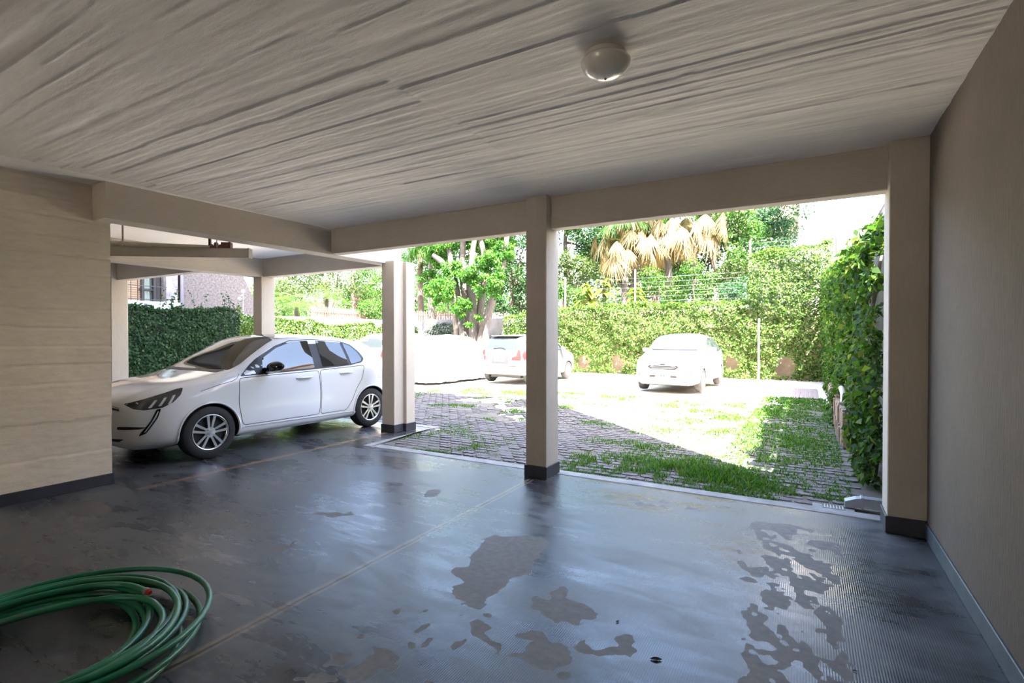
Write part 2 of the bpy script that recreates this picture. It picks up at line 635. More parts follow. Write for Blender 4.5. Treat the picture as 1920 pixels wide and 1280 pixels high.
def build_ceiling():
    nx, ny = 300, 420
    xs = np.linspace(-5.56, .8, nx); ys = np.linspace(.2, 4.82, ny)
    X, Y = np.meshgrid(xs, ys, indexing='ij')
    bw = .095
    yy = Y + (fbm(X * .8, Y * 3, 2) - .5) * .03
    b = np.floor(yy / bw)
    fr = yy / bw - b
    seg = np.floor((X + 2.05 + _hash(b.astype(np.int64), b.astype(np.int64) * 0, 5) * .04) / 3.3)
    off = (_hash(b.astype(np.int64), seg.astype(np.int64), 1) - .5) * .006
    tilt = (_hash(b.astype(np.int64), seg.astype(np.int64), 2) - .5) * .004
    z = off + tilt * (fr - .5)
    z += (fbm(X * 1.3, Y * 17, 7, 4) - .5) * .008
    z += (fbm(X * .9, Y * 8, 14, 3) - .5) * .011
    z += (fbm(X * 6, Y * 30, 8, 3) - .5) * .003
    burr = np.exp(-((fr - .02) / .07) ** 2) * fbm(X * 2.2, b * 3.1, 12, 3)
    z -= burr * .0085 * (np.clip(vnoise(b * 7.7, seg * 3.3, 19) * 1.6 - .25, 0, 1.2))
    s = (X + 2.05) / 3.3
    z -= np.exp(-(((s - np.round(s)) * 3.3) / .012) ** 2) * .004
    V = np.stack([X, Y, 2.9 + z], -1).reshape(-1, 3)
    F = grid_faces(nx, ny)[:, ::-1]
    for (x0, y0, x1, y1, z0, z1) in [(-14, -6, -5.56, 6.5, 2.91, 3.1), (-5.56, -6, .98, .2, 2.9, 3.1), (-5.56, .2, .98, 4.98, 2.93, 3.1)]:
        o = len(V)
        V = np.concatenate([V, [(x0, y0, z0), (x1, y0, z0), (x1, y1, z0), (x0, y1, z0), (x0, y0, z1), (x1, y0, z1), (x1, y1, z1), (x0, y1, z1)]])
        F = np.concatenate([F, np.array([[3, 2, 1, 0], [4, 5, 6, 7], [0, 1, 5, 4], [1, 2, 6, 5], [2, 3, 7, 6], [3, 0, 4, 7]]) + o])
    c = np_mesh('ceiling', V, F, M['ceil'], smooth=False)
    tag(c, 'grey board-marked concrete garage ceiling', 'ceiling', kind=S)


build_ceiling()

# the storeys above the garage: their shadow falls across the yard
mb = MB(); mb.box((-15.5, -6.3, 3.1), (.76, 4.96, 13.6)); mb.box((-15.5, -6.3, 13.6), (-9.9, 4.96, 22))
tag(mb.build('upper_storeys', M['tower']), 'storeys of the building above the garage', 'building', kind=S)


def board_wall():
    ny, nz = 215, 245
    ys = np.linspace(-.6, 2.43, ny); zs = np.linspace(0, 2.92, nz)
    Y, Z = np.meshgrid(ys, zs, indexing='ij')
    bw = .17
    zz = Z + (fbm(Y * 1.5, Z * 3, 41) - .5) * .035
    b = np.floor(zz / bw); fr = zz / bw - b
    x = (_hash(b.astype(np.int64), b.astype(np.int64) * 0 + 3, 9) - .5) * .010
    x += (fbm(Y * 1.2, Z * 7, 43, 4) - .5) * .012 + (fbm(Y * 16, Z * 20, 44, 3) - .5) * .004
    x -= np.exp(-((fr - .05) / .035) ** 2) * np.clip(fbm(Y * 2.0, b * 2.3, 47, 3) - .22, 0, 1) * .035 * np.clip((Z - .7) * 2, .25, 1)
    V = np.stack([-5.97 + x, Y, Z], -1).reshape(-1, 3)
    F = grid_faces(ny, nz)
    for (x0, y0, x1, y1, z0, z1) in [(-6.2, -6, -5.972, -.6, 0, 2.92), (-6.2, -.6, -5.985, 2.43, 0, 2.92)]:
        o = len(V)
        V = np.concatenate([V, [(x0, y0, z0), (x1, y0, z0), (x1, y1, z0), (x0, y1, z0), (x0, y0, z1), (x1, y0, z1), (x1, y1, z1), (x0, y1, z1)]])
        F = np.concatenate([F, np.array([[3, 2, 1, 0], [4, 5, 6, 7], [0, 1, 5, 4], [1, 2, 6, 5], [2, 3, 7, 6], [3, 0, 4, 7]]) + o])
    tag(np_mesh('wall_left', V, F, M['wallL']), 'beige board-marked wall beside the white hatchback', 'wall', kind=S)


board_wall()
mb = MB(); mb.box((-6.2, -2.9, 0), (-5.955, 2.445, .105), bev=.004)
tag(mb.build('baseboard_left', M['plinth']), 'dark painted skirting along the beige wall', 'skirting', kind=S)
mb = MB(); mb.box((.76, -6, 0), (.98, 4.99, 2.95))
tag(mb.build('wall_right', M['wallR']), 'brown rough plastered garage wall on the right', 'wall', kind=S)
mb = MB(); mb.box((.748, -2.9, 0), (.77, 4.69, .115), bev=.004)
tag(mb.build('baseboard_right', M['skirt']), 'blue-grey painted skirting along the plastered wall', 'skirting', kind=S)
mb = MB(); mb.box((-14, -6.25, 0), (-4.4, -6, 2.92)); mb.box((-4.4, -6.25, 2.1), (-3.4, -6, 2.92)); mb.box((-3.4, -6.25, 0), (.98, -6, 2.92))  # gap added in this unseen wall to let fill light in from behind
tag(mb.build('wall_back', M['wallL']), 'back wall of the garage', 'wall', kind=S)
mb = MB(); mb.box((-14.2, -6.2, 0), (-14, 4.9, 2.92))
tag(mb.build('wall_far', M['wallL']), 'end wall of the garage', 'wall', kind=S)

# beams
def beam(lo, hi, label):
    mb = MB(); mb.box(lo, hi, bev=.008)
    tag(mb.build('ceiling_beam', M['beam'], smooth=30), label, 'beam', kind=S)


beam((-5.57, 4.8, 2.57), (.76, 4.955, 2.99), 'concrete beam over the wide opening to the yard')
mb = MB(); mb.prism([(-5.95, 2.28), (-5.695, 2.28), (-5.545, 6.05), (-5.80, 6.05)], 2.57, 2.99)
tag(mb.build('ceiling_beam', M['beam']), 'concrete beam running from the beige wall to the double pillar', 'beam', kind=S)
beam((-6.25, 2.285, 2.572), (-5.945, 2.445, 2.99), 'short beam stub at the corner of the beige wall')
beam((-8.87, 6.03, 2.57), (-5.62, 6.25, 2.99), 'concrete beam over the rear of the white hatchback')
beam((-9.12, -1.0, 2.57), (-8.86, 6.28, 2.99), 'concrete beam above the far side of the white hatchback')
beam((-13.9, 4.93, 2.57), (-9.1, 5.1, 2.99), 'concrete beam over the far left opening')

# pillars
def pillar(label, boxes, plinths):
    x = sum(b[0][0] + b[1][0] for b in boxes) / 2 / len(boxes)
    y = sum(b[0][1] + b[1][1] for b in boxes) / 2 / len(boxes)
    t = thing('pillar', label, 'pillar', (x, y, 0))
    t['_world'] = True
    mb = MB()
    for lo, hi in boxes:
        mb.box(lo, hi, bev=.006)
    mb.build('shaft', M['col'], t, smooth=30)
    mb = MB()
    for lo, hi in plinths:
        mb.box(lo, hi, bev=.003)
    p = mb.build('plinth', M['plinth'], t)
    p['label'] = 'dark painted plinth'


pillar('slim concrete pillar standing alone in the middle of the wide opening', [((-2.535, 4.705, 0), (-2.30, 5.0, 2.93))], [((-2.547, 4.69, 0), (-2.288, 5.012, .125))])
pillar('stepped double concrete pillar beside the rear wheel of the white hatchback',
       [((-5.635, 5.815, 0), (-5.385, 6.03, 2.6)), ((-5.60, 6.02, 0), (-5.325, 6.22, 2.6))],
       [((-5.647, 5.803, 0), (-5.373, 6.03, .12)), ((-5.60, 6.0, 0), (-5.315, 6.232, .12))])
pillar('concrete pillar rising behind the roof of the white hatchback', [((-9.10, 6.0, 0), (-8.85, 6.28, 2.6))], [((-9.112, 5.99, 0), (-8.838, 6.29, .12))])
pillar('pale concrete pillar between the beige wall and the shaded hedge', [((-12.1, 4.83, 0), (-11.85, 5.12, 2.95))], [((-12.112, 4.82, 0), (-11.838, 5.13, .12))])
pillar('dark half pillar against the plastered right wall', [((.526, 4.695, 0), (.765, 4.985, 2.93))], [((.514, 4.683, 0), (.765, 4.995, .125))])

# kerbs and yard ground
mb = MB()
mb.box((-4.98, 4.95, -.2), (.55, 5.10, .004), bev=.006)
tag(mb.build('kerb', M['kerb']), 'pale concrete kerb along the edge of the grassy yard', 'kerb', kind=S)
mb = MB()
mb.prism([(-5.14, 4.95), (-4.99, 4.95), (-5.2, 6.44), (-5.14, 6.46)], -.2, .003)
mb.box((-8.9, 6.45, -.2), (-5.13, 6.58, .003))
tag(mb.build('kerb', M['kerb']), 'concrete kerb turning past the double pillar', 'kerb', kind=S)


def yard():
    nx, ny = 120, 120
    xs = np.linspace(-45, 30, nx); ys = np.linspace(4.95, 60, ny)
    X, Y = np.meshgrid(xs, ys, indexing='ij')
    Z = -.035 + (fbm(X * .6, Y * .6, 61) - .5) * .02
    V = np.stack([X, Y, Z], -1).reshape(-1, 3)
    F = grid_faces(nx, ny)
    o = len(V)
    V = np.concatenate([V, [(-45, -40, -.06), (-14, -40, -.06), (-14, 4.95, -.06), (-45, 4.95, -.06), (.98, -40, -.06), (30, -40, -.06), (30, 4.95, -.06), (.98, 4.95, -.06), (-14, -6.3, -.06), (.98, -6.3, -.06)]])
    F = np.concatenate([F, [[o, o + 1, o + 2, o + 3], [o + 4, o + 5, o + 6, o + 7], [o + 1, o + 4, o + 9, o + 8]]])
    tag(np_mesh('yard_ground', V, F, M['soil'], smooth=True), 'dry earth of the yard', 'ground', kind=S)


yard()


def pavers():
    """interlocking grass pavers: wavy blocks in rows along the opening"""
    P = []
    pw, pd = .19, .125
    rg = np.random.default_rng(5)
    V, F = [], []
    y = 5.125; row = 0
    while y < 11.2:
        x = -9.6 + (row % 2) * pw / 2
        while x < .42:
            if not (y < 6.75 and x < -5.1):
                keep = fbm(np.array([x * .8]), np.array([y * .8]), 71, 3)[0]
                if keep > .30 + .045 * max(0, y - 7.0):
                    h = rg.normal(0, .004)
                    a, b = pw * .42, pd * .36
                    cx, cy = x + rg.normal(0, .004), y + rg.normal(0, .004)
                    base = [(-1, -.7), (-.45, -1.05), (0, -.75), (.5, -1.05), (1, -.7), (1, .75), (.5, 1.0), (0, .75), (-.5, 1.0), (-1, .75)]
                    o = len(V)
                    for (u, w) in base:
                        V.append((cx + u * a, cy + w * b, -.012 + h))
                    for (u, w) in base:
                        V.append((cx + u * a * 1.04, cy + w * b * 1.06, -.07))
                    n = len(base)
                    F.append(list(range(o, o + n)))
                    for k in range(n):
                        F.append([o + k, o + n + k, o + n + (k + 1) % n, o + (k + 1) % n])
            x += pw
        y += pd; row += 1
    me = bpy.data.meshes.new('paving')
    me.from_pydata(V, [], F)
    tag(link_mesh('paving', me, M['paver']), 'rows of grey grass pavers near the garage edge of the yard', 'paving', kind=S)
    def edge(x, y):
        if x > -.35 + .15 * math.sin(y * 2.1) + .1 * math.sin(y * 5.3):
            return y < 12.5
        return y < 8.3 + .9 * math.sin(x * .7) + .5 * math.sin(x * 1.9 + 1)
    bv, bf = [], []
    nx_, ny_ = 103, 84
    for i in range(nx_):
        for j in range(ny_):
            x0 = -9.8 + i * .103; y0 = 5.06 + j * .09
            jx, jy = rg.uniform(-.08, .08), rg.uniform(-.15, .15)
            if edge(x0 + jx, y0 + jy) and not (y0 < 6.55 and x0 < -5.1):
                o = len(bv)
                bv += [(x0, y0, -.019), (x0 + .103, y0, -.019), (x0 + .103, y0 + .09, -.019), (x0, y0 + .09, -.019)]
                bf.append((o, o + 1, o + 2, o + 3))
    me = bpy.data.meshes.new('paving_bed')
    me.from_pydata(bv, [], bf)
    tag(link_mesh('paving_bed', me, M['bed']), 'earth around the grey pavers, coloured darker for the yard shade', 'ground', kind=S)
    # pinkish paved strip by the right hedge
    mb = MB()
    yy = 12.6
    while yy < 16.6:
        xx = -.32
        while xx < .22:
            mb.box((xx, yy, -.05), (xx + .085, yy + .19, -.018), bev=.004)
            xx += .098
        yy += .205
    tag(mb.build('paving', simple('pinkish_paver', (.33, .26, .25), .85, mott=.2)), 'strip of pinkish paving bricks near the right hedge', 'paving', kind=S)


pavers()

# ================================================================== helper: a point of the place seen at a photo pixel
_cp = R(.587); _cy = R(29.86)
_F = np.array([-math.sin(_cy) * math.cos(_cp), math.cos(_cy) * math.cos(_cp), -math.sin(_cp)])
_Rt = np.array([math.cos(_cy), math.sin(_cy), 0])
_Up = np.cross(_Rt, _F)


def spot(u, v, X=None, Y=None, Z=None):
    d = _F + (u - 960) / 962.46 * _Rt - (v - 640) / 962.46 * _Up
    k = X / d[0] if X is not None else Y / d[1] if Y is not None else (Z - 1.46) / d[2]
    return Vector((d[0] * k, d[1] * k, 1.46 + d[2] * k))


# ================================================================== ceiling lamp
t = thing('ceiling_lamp', 'round white ceiling lamp with a shallow opal bowl', 'lamp', (-.9, 2.53, 2.9))
mb = MB(); mb.lathe([(.01, .012), (.100, .012), (.106, .002), (.106, -.035), (.01, -.035)], 40)
mb.build('base_ring', simple('lamp_base_enamel', (.62, .59, .53), .4), t, smooth=40)
opal = simple('opal_bowl', (.72, .69, .62), .25, coat=.3)
mb = MB(); mb.lathe([(.02, -.025), (.118, -.027), (.126, -.036), (.124, -.048), (.110, -.078), (.082, -.102), (.045, -.117), (.012, -.122)], 48)
mb.build('lamp_bowl', opal, t, smooth=60)
mb = MB(); mb.lathe([(.004, -.118), (.007, -.124), (.003, -.130)], 12)
mb.build('centre_nut', M['steel'], t, smooth=40)

# ================================================================== pale channel, pipe and rusty valve under the ceiling of the car bay
a = Vector((-7.75, 2.52, 2.47)); b = Vector((-5.885, 3.845, 2.47)); d = (b - a).normalized(); s = Vector((-d.y, d.x, 0))
t = thing('cable_channel', 'long pale metal channel hung under the ceiling above the white hatchback', 'channel', (a + b) / 2)
t['_world'] = True
Mx = Matrix.Translation(a) @ Matrix((( d.x, s.x, 0, 0), (d.y, s.y, 0, 0), (0, 0, 1, 0), (0, 0, 0, 1)))
L = (b - a).length
mb = MB()
mb.box((0, -.05, -.05), (L, -.042, .05), M=Mx); mb.box((0, .042, -.05), (L, .05, .05), M=Mx)
mb.box((0, -.05, .042), (L, .05, .05), M=Mx)
mb.build('channel_body', simple('channel_enamel', (.50, .45, .38), .5, mott=.06), t)
mb = MB(); mb.box((L - .012, -.056, -.06), (L + .004, .056, .056), M=Mx, bev=.003)
mb.build('end_cap', simple('channel_cap', (.42, .37, .31), .5), t)
for k in (.35, 1.9):
    mb = MB(); mb.tube([Mx @ Vector((k, 0, .04)), Mx @ Vector((k, 0, .445))], .006, 8)
    mb.build('hanger_rod', M['steel'], t)
pa = Vector((-7.85, 2.63, 2.60)); pb = Vector((-6.60, 3.78, 2.585)); d = (pb - pa).normalized(); s = Vector((-d.y, d.x, 0))
t = thing('water_pipe', 'beige painted pipe with a rusty valve above the pale channel', 'pipe', (pa + pb) / 2)
t['_world'] = True
mb = MB(); mb.tube([pa, pa.lerp(pb, .5), pb], .036, 16)
mb.build('pipe_run', M['pipe'], t, smooth=40)
Mx = Matrix.Translation(pb) @ Matrix(((d.x, s.x, 0, 0), (d.y, s.y, 0, 0), (0, 0, 1, 0), (0, 0, 0, 1)))
mb = MB(); mb.box((-.025, -.02, -.05), (0.0, .02, .315), M=Mx)
mb.build('hanger_strap', M['black'], t)
q = pa.lerp(pb, .42)
mb = MB(); mb.tube([q, q + Vector((0, 0, .31))], .012, 8)
mb.tube([q - d * .02, q + d * .02], .041, 14)
mb.build('hanger_rod', M['pipe'], t)
mb = MB()
mb.tube([Mx @ Vector((x, 0, 0)) for x in (0, .02, .021, .10, .101, .125)], [.05, .05, .032, .04, .05, .05], 14)
mb.tube([Mx @ Vector((.06, 0, .0)), Mx @ Vector((.06, 0, .06)), Mx @ Vector((.06, 0, .075))], [.03, .026, .016], 12)
v = mb.build('valve_body', M['rust'], t, smooth=40); v['label'] = 'rusty iron valve'
mb = MB()
for k in range(5):
    an = k * 1.25
    mb.tube([Mx @ Vector((.06, 0, .07)), Mx @ Vector((.06 + .03 * math.cos(an), .03 * math.sin(an), .10)), Mx @ Vector((.06 + .05 * math.cos(an), .05 * math.sin(an), .13))], .003, 6)
mb.build('loose_wires', M['black'], v)
mb = MB(); mb.box((.125, -.045, -.05), (.235, .045, .075), M=Mx, bev=.006)
mb.box((.215, -.055, -.055), (.24, .055, .08), M=Mx, bev=.004)
mb.build('flange_box', M['rust'], t)

# ================================================================== coiled garden hose
def hose():
    t = NT('green_hose_rubber')
    v = t.coord((1, 1, 1))
    n = t.noise(3.5, 4, .6, v)
    t.set(t.bsdf, 'Base Color', t.ramp(n, [(.34, (.085, .085, .06)), (.42, (.012, .13, .055)), (.6, (.008, .17, .075)), (.75, (.02, .20, .10))]))
    t.bsdf.inputs['Roughness'].default_value = .34
    loops = 11; n = loops * 44
    rg = np.random.default_rng(3)
    ox = rg.normal(0, .045, loops + 3); oy = rg.normal(0, .05, loops + 3); rr = rg.uniform(.36, .60, loops + 3)
    rr[:] = np.array([.56, .44, .60, .50, .38, .57, .47, .61, .53, .42, .55, .40, .46, .46])
    el = rg.uniform(0.94, 1.08, loops + 3)
    pts = []
    for i in range(n + 1):
        f = i / 44.0
        k = int(f); w = f - k; w = w * w * (3 - 2 * w)
        r = rr[k] * (1 - w) + rr[k + 1] * w
        e = el[k] * (1 - w) + el[k + 1] * w
        cx = ox[k] * (1 - w) + ox[k + 1] * w; cy = oy[k] * (1 - w) + oy[k + 1] * w
        an = 1.42 + 2 * PI * (loops - f)
        spread = 1 + .30 * max(0, math.cos(an - 2.9)) * (.62 - r) / .2 * -.6
        z = .0165 + .0105 * f + .010 * math.sin(an * 1.0 + k) * (f / loops)
        pts.append((cx - .03 + 1.08 * r * e * math.cos(an) * spread, cy + r / e * math.sin(an), z))
    # free end: bends inwards and lies over the inner turns
    x, y, z = pts[-1]
    base = (-3.0, .93, 0)
    t2 = thing('garden_hose', 'coiled green garden hose lying on the floor', 'hose', base)
    mb = MB(); mb.tube(pts, .0152, 10)
    mb.build('hose_coil', t.m, t2, smooth=60)
    a0 = Vector(pts[-1]); d = (a0 - Vector(pts[-3])).normalized()
    mb = MB(); mb.tube([a0 - d * .004, a0 + d * .012, a0 + d * .013, a0 + d * .02], [.0185, .0185, .0165, .0165], 14)
    c = mb.build('hose_clamp', M['steel'], t2, smooth=40)
    mb = MB(); mb.tube([a0 + d * .015, a0 + d * .03, a0 + d * .031, a0 + d * .042], [.013, .014, .010, .010], 14)
    c = mb.build('coupling', simple('red_coupling', (.55, .035, .015), .35), t2, smooth=40)
    c['label'] = 'red coupling at the end of the hose'


hose()

# ================================================================== dry leaves on the floor
leafm = simple('dry_leaf', (.03, .022, .012), .7, mott=.4, mscale=60)
for (x, y, s, rz, lab) in [(-.582, 2.319, .028, .4, 'dark curled leaf on the floor near the photo centre bottom'),
                           (-.83, 2.53, .013, 1.2, 'small dark leaf beside the worn tan patches'),
                           (-3.92, 1.20, .012, 2.1, 'tiny pale leaf on the floor behind the green hose'),
                           (-2.66, 1.66, .012, .7, 'small dark leaf between the green hose and the floor joint'),
                           (.19, 2.67, .012, 0.2, 'small dark leaf on the bluish floor near the right wall')]:
    bm = bmesh.new()
    N = 7
    rows = []
    for i in range(N):
        u = i / (N - 1)
        w = math.sin(u * PI) ** .8 * .45 + .01
        rows.append([bm.verts.new(((u - .5) * 2 * s, k * w * s, .0035 + s * (.35 * (k * w) ** 2 * 2 + .25 * (u - .5) ** 2))) for k in (-1, 0, 1)])
    for i in range(N - 1):
        for k in range(2):
            bm.faces.new([rows[i][k], rows[i + 1][k], rows[i + 1][k + 1], rows[i][k + 1]])
    bmesh.ops.solidify(bm, geom=bm.faces[:], thickness=.0015)
    me = bpy.data.meshes.new('fallen_leaf'); bm.to_mesh(me); bm.free()
    o = link_mesh('fallen_leaf', me, leafm, loc=(x, y, 0.0)); o.rotation_euler.z = rz
    tag(o, lab, 'leaf', 'dry leaves on the floor')

# ================================================================== drain and downspout by the half pillar
t = thing('floor_drain', 'small slotted drain grate in the kerb beside the half pillar', 'drain', (.20, 5.16, -.01)); t['_world'] = True
mb = MB()
mb.box((.05, 5.105, -.05), (.36, 5.24, -.004), bev=.004)
mb.build('drain_frame', M['kerb'], t)
mb = MB()
for k in range(7):
    mb.box((.135 + k * .022, 5.125, -.012), (.147 + k * .022, 5.215, .001))
mb.box((.125, 5.118, -.010), (.295, 5.126, .002)); mb.box((.125, 5.214, -.010), (.295, 5.222, .002))
mb.build('grate', M['steel'], t)
mb = MB(); mb.box((.127, 5.12, -.03), (.293, 5.22, -.003)); mb.build('drain_pit', M['black'], t)
t = thing('downspout', 'grey metal rainwater downspout lying at the foot of the half pillar', 'downspout', (.45, 5.22, 0)); t['_world'] = True
gal = simple('galvanised_sheet', (.40, .42, .46), .35, metal=.55, mott=.15)
mb = MB()
sec = lambda x, z0, z1, w: [(x, 5.24 - w, z0), (x, 5.24 + w, z0), (x, 5.24 + w, z1), (x, 5.24 - w, z1)]
st = [sec(.80, .02, .10, .045), sec(.42, .015, .095, .045), sec(.37, .012, .088, .046), sec(.29, .0, .055, .05)]
vs = [[mb.bm.verts.new(p) for p in q] for q in st]
for i in range(len(vs) - 1):
    for k in range(4):
        mb.bm.faces.new([vs[i][k], vs[i + 1][k], vs[i + 1][(k + 1) % 4], vs[i][(k + 1) % 4]])
mb.bm.faces.new(vs[0][::-1]); mb.bm.faces.new(vs[-1])
mb.build('spout_body', gal, t)
mb = MB(); mb.box((.402, 5.19, .008), (.425, 5.29, .102), bev=.003); mb.build('joint_collar', gal, t)

# ================================================================== planting materials
LM = {}
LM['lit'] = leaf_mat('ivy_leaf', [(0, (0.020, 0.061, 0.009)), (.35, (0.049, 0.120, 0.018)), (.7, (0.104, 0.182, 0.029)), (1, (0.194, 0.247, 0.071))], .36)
LM['dark'] = leaf_mat('shade_toned_leaf', [(0, (0.007, 0.026, 0.010)), (.5, (0.017, 0.050, 0.017)), (.9, (0.031, 0.072, 0.023)), (1, (0.083, 0.113, 0.045))], .35)  # leaf tones lowered to paint shade into the left hedge
LM['right'] = leaf_mat('broad_hedge_leaf', [(0, (0.015, 0.046, 0.010)), (.5, (0.041, 0.097, 0.020)), (.85, (0.082, 0.153, 0.031)), (1, (0.184, 0.214, 0.051))], .5)
LM['tree'] = leaf_mat('bright_tree_leaf', [(0, (0.020, 0.097, 0.013)), (.5, (0.045, 0.162, 0.023)), (.85, (0.077, 0.201, 0.029)), (1, (0.233, 0.272, 0.065))], .42)
LM['mid'] = leaf_mat('mid_green_leaf', [(0, (0.017, 0.067, 0.011)), (.5, (0.045, 0.122, 0.023)), (1, (0.122, 0.201, 0.050))], .42)
LM['deep'] = leaf_mat('deep_green_leaf', [(0, (0.008, 0.033, 0.010)), (.6, (0.020, 0.061, 0.017)), (1, (0.056, 0.112, 0.033))], .3)
LM['pale'] = leaf_mat('pale_shrub_leaf', [(0, (0.026, 0.057, 0.016)), (.5, (0.057, 0.093, 0.031)), (1, (0.108, 0.129, 0.062))], .45)
LM['yellow'] = leaf_mat('yellow_green_leaf', [(0, (0.062, 0.116, 0.012)), (.6, (0.139, 0.178, 0.023)), (1, (0.232, 0.217, 0.047))], .5)
LM['blue'] = leaf_mat('bluish_tree_leaf', [(0, (0.017, 0.061, 0.033)), (.6, (0.039, 0.112, 0.056)), (1, (0.101, 0.178, 0.101))], .4)
LM['straw'] = leaf_mat('dead_palm_frond', [(0, (0.167, 0.122, 0.050)), (.5, (0.279, 0.212, 0.095)), (1, (0.391, 0.324, 0.178))], .3, .7, (1, .9, .6))
LM['grass'] = leaf_mat('grass_blade', [(0, (0.031, 0.098, 0.012)), (.6, (0.067, 0.184, 0.021)), (.92, (0.122, 0.220, 0.037)), (1, (0.257, 0.233, 0.111))], .35)
M['bark'] = simple('smooth_pale_bark', (.10, .082, .07), .85, mott=.45, mscale=5, bump=.5, bscale=16, stretch=(5, 5, .8))
M['darkbark'] = simple('dark_bark', (.10, .075, .055), .9, mott=.4, mscale=8, bump=.5, bscale=20, stretch=(3, 3, .7))
M['gwall'] = simple('garden_wall_render', (.17, .165, .175), .9, mott=.25, mscale=3, bump=.3)
M['pinkwall'] = simple('pinkish_garden_wall', (.30, .22, .17), .9, mott=.25, mscale=3, bump=.3)
M['white_wall'] = simple('white_painted_wall', (.80, .78, .74), .85, mott=.04)


def hedge(name, label, a, b, nrm, h, dens, size, mat, group=None, keep=None, bump=.18, zmin=.02, topd=.45, seed=1, sprig=0.0, jit=.65):
    """leafy face from a to b (ground points); h(u) gives the height along it (u in metres)"""
    rg = np.random.default_rng(seed)
    a = np.array(a, float); b = np.array(b, float)
    L = np.linalg.norm(b - a); d = (b - a) / L
    nrm = np.array(nrm, float)
    hm = max(h(x) for x in np.linspace(0, L, 60))
    n = int(L * hm * dens)
    u = rg.uniform(0, L, n); z = rg.uniform(zmin, hm, n)
    H = np.array([h(x) for x in np.linspace(0, L, 400)])
    hu = np.interp(u, np.linspace(0, L, 400), H) + (fbm(u * 1.7, u * 0 + seed, seed + 5, 3) - .5) * .3
    ok = z < hu
    if keep is not None:
        ok &= keep(u, z)
    u, z, hu = u[ok], z[ok], hu[ok]
    out = (fbm(u * 1.3, z * 1.3, seed, 4) - .35) * bump * 2 + (fbm(u * 6, z * 6, seed + 3, 3) - .5) * bump * .9 + rg.uniform(-.06, .03, len(u))
    out -= np.clip((z - hu + .25) / .25, 0, 1) ** 2 * .12
    P = a + u[:, None] * np.array([*d, 0])[:2].reshape(1, 2) if len(a) == 2 else None
    P = np.concatenate([P + out[:, None] * nrm, z[:, None]], 1)
    N = np.tile(np.array([nrm[0], nrm[1], .45]), (len(u), 1))
    # leaves on top
    nt = int(L * topd * dens * .9)
    ut = rg.uniform(0, L, nt); w = rg.uniform(-topd, .08, nt)
    ht = np.interp(ut, np.linspace(0, L, 400), H) + (fbm(ut * 1.7, ut * 0 + seed, seed + 5, 3) - .5) * .3 + rg.uniform(-.05, .07, nt)
    Pt = np.concatenate([a + ut[:, None] * d + w[:, None] * nrm, ht[:, None]], 1)
    Nt = np.tile(np.array([0, 0, 1.0]), (nt, 1))
    if sprig:
        ns = int(L * sprig)
        for _ in range(ns):
            us = rg.uniform(0, L); hs = np.interp(us, np.linspace(0, L, 400), H)
            k = rg.integers(8, 16); tt = np.linspace(0, 1, k)
            ln = rg.uniform(.2, .6); lean = rg.normal(0, .35)
            pp = np.stack([a[0] + d[0] * (us + lean * ln * tt) + nrm[0] * -.1, a[1] + d[1] * (us + lean * ln * tt) + nrm[1] * -.1, hs + ln * tt], 1)
            P = np.concatenate([P, pp]); N = np.concatenate([N, np.tile([nrm[0], nrm[1], .6], (k, 1))])
    V, F = leaf_cloud(np.concatenate([P, Pt]), np.concatenate([N, Nt]), size, jit, .35, .62, rg)
    o = np_mesh(name, V, F, mat, origin=((a[0] + b[0]) / 2, (a[1] + b[1]) / 2, 0))
    return tag(o, label, 'hedge', group)


def wall(name, lo, hi, mat, label):
    mb = MB(); mb.box(lo, hi)
    return tag(mb.build(name, mat), label, 'wall', kind=S)


# ---- back boundary
niche = [(-7.87, .42, .30), (-6.42, .42, .34), (-2.31, .48, .30), (-.66, .42, .36)]


def keep_back(u, z):
    x = -11.6 + u
    k = np.ones(len(u), bool)
    for (nx, nz, nr) in niche:
        k &= ((x - nx) / nr) ** 2 + ((z - nz) / (nr * 1.15)) ** 2 > .1 + 1.0 * fbm(x * 5, z * 5, 77, 3)
    return k


def h_back(u):
    x = -11.6 + u
    if x > -1.75:
        return 4.25 + .25 * min(1, (x + 1.75) / 2.2)
    return 2.25 + .42 * min(1, max(0, (x + 11.6) / 3.0))


wall('wall_yard_back', (-16.65, 20.0, -.1), (1.0, 20.2, 2.28), M['gwall'], 'grey garden wall at the back of the yard')
wall('wall_hedge_back', (-9.0, 19.97, -.1), (.95, 20.0, 2.45), M['pinkwall'], 'pinkish wall showing through holes in the back hedge')
wall('wall_corner_back', (-1.8, 20.0, 0), (.95, 20.25, 4.1), M['gwall'], 'high wall under the raised part of the back hedge')
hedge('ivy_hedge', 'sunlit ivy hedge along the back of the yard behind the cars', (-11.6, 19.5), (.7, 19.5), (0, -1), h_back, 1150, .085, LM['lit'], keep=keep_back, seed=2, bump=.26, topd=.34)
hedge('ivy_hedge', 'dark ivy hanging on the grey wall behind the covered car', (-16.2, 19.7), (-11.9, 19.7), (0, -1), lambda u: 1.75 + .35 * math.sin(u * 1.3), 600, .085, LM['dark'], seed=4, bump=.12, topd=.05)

# ---- left boundary
wall('wall_yard_left', (-17.0, 10.4, -.1), (-16.72, 20.0, 2.2), M['white_wall'], 'white garden wall on the left of the yard')
wall('wall_left_shade', (-17.0, 1.0, -.1), (-16.72, 10.4, 2.2), M['gwall'], 'garden wall behind the shaded hedge, coloured darker for the shade')  # continues the white wall; toned down where the hedge is shaded


def h_left(u):
    y = 2 + u
    if y < 10.3:
        return 2.22 + .03 * (y - 6)
    return 2.1 - .03 * (y - 10.3)


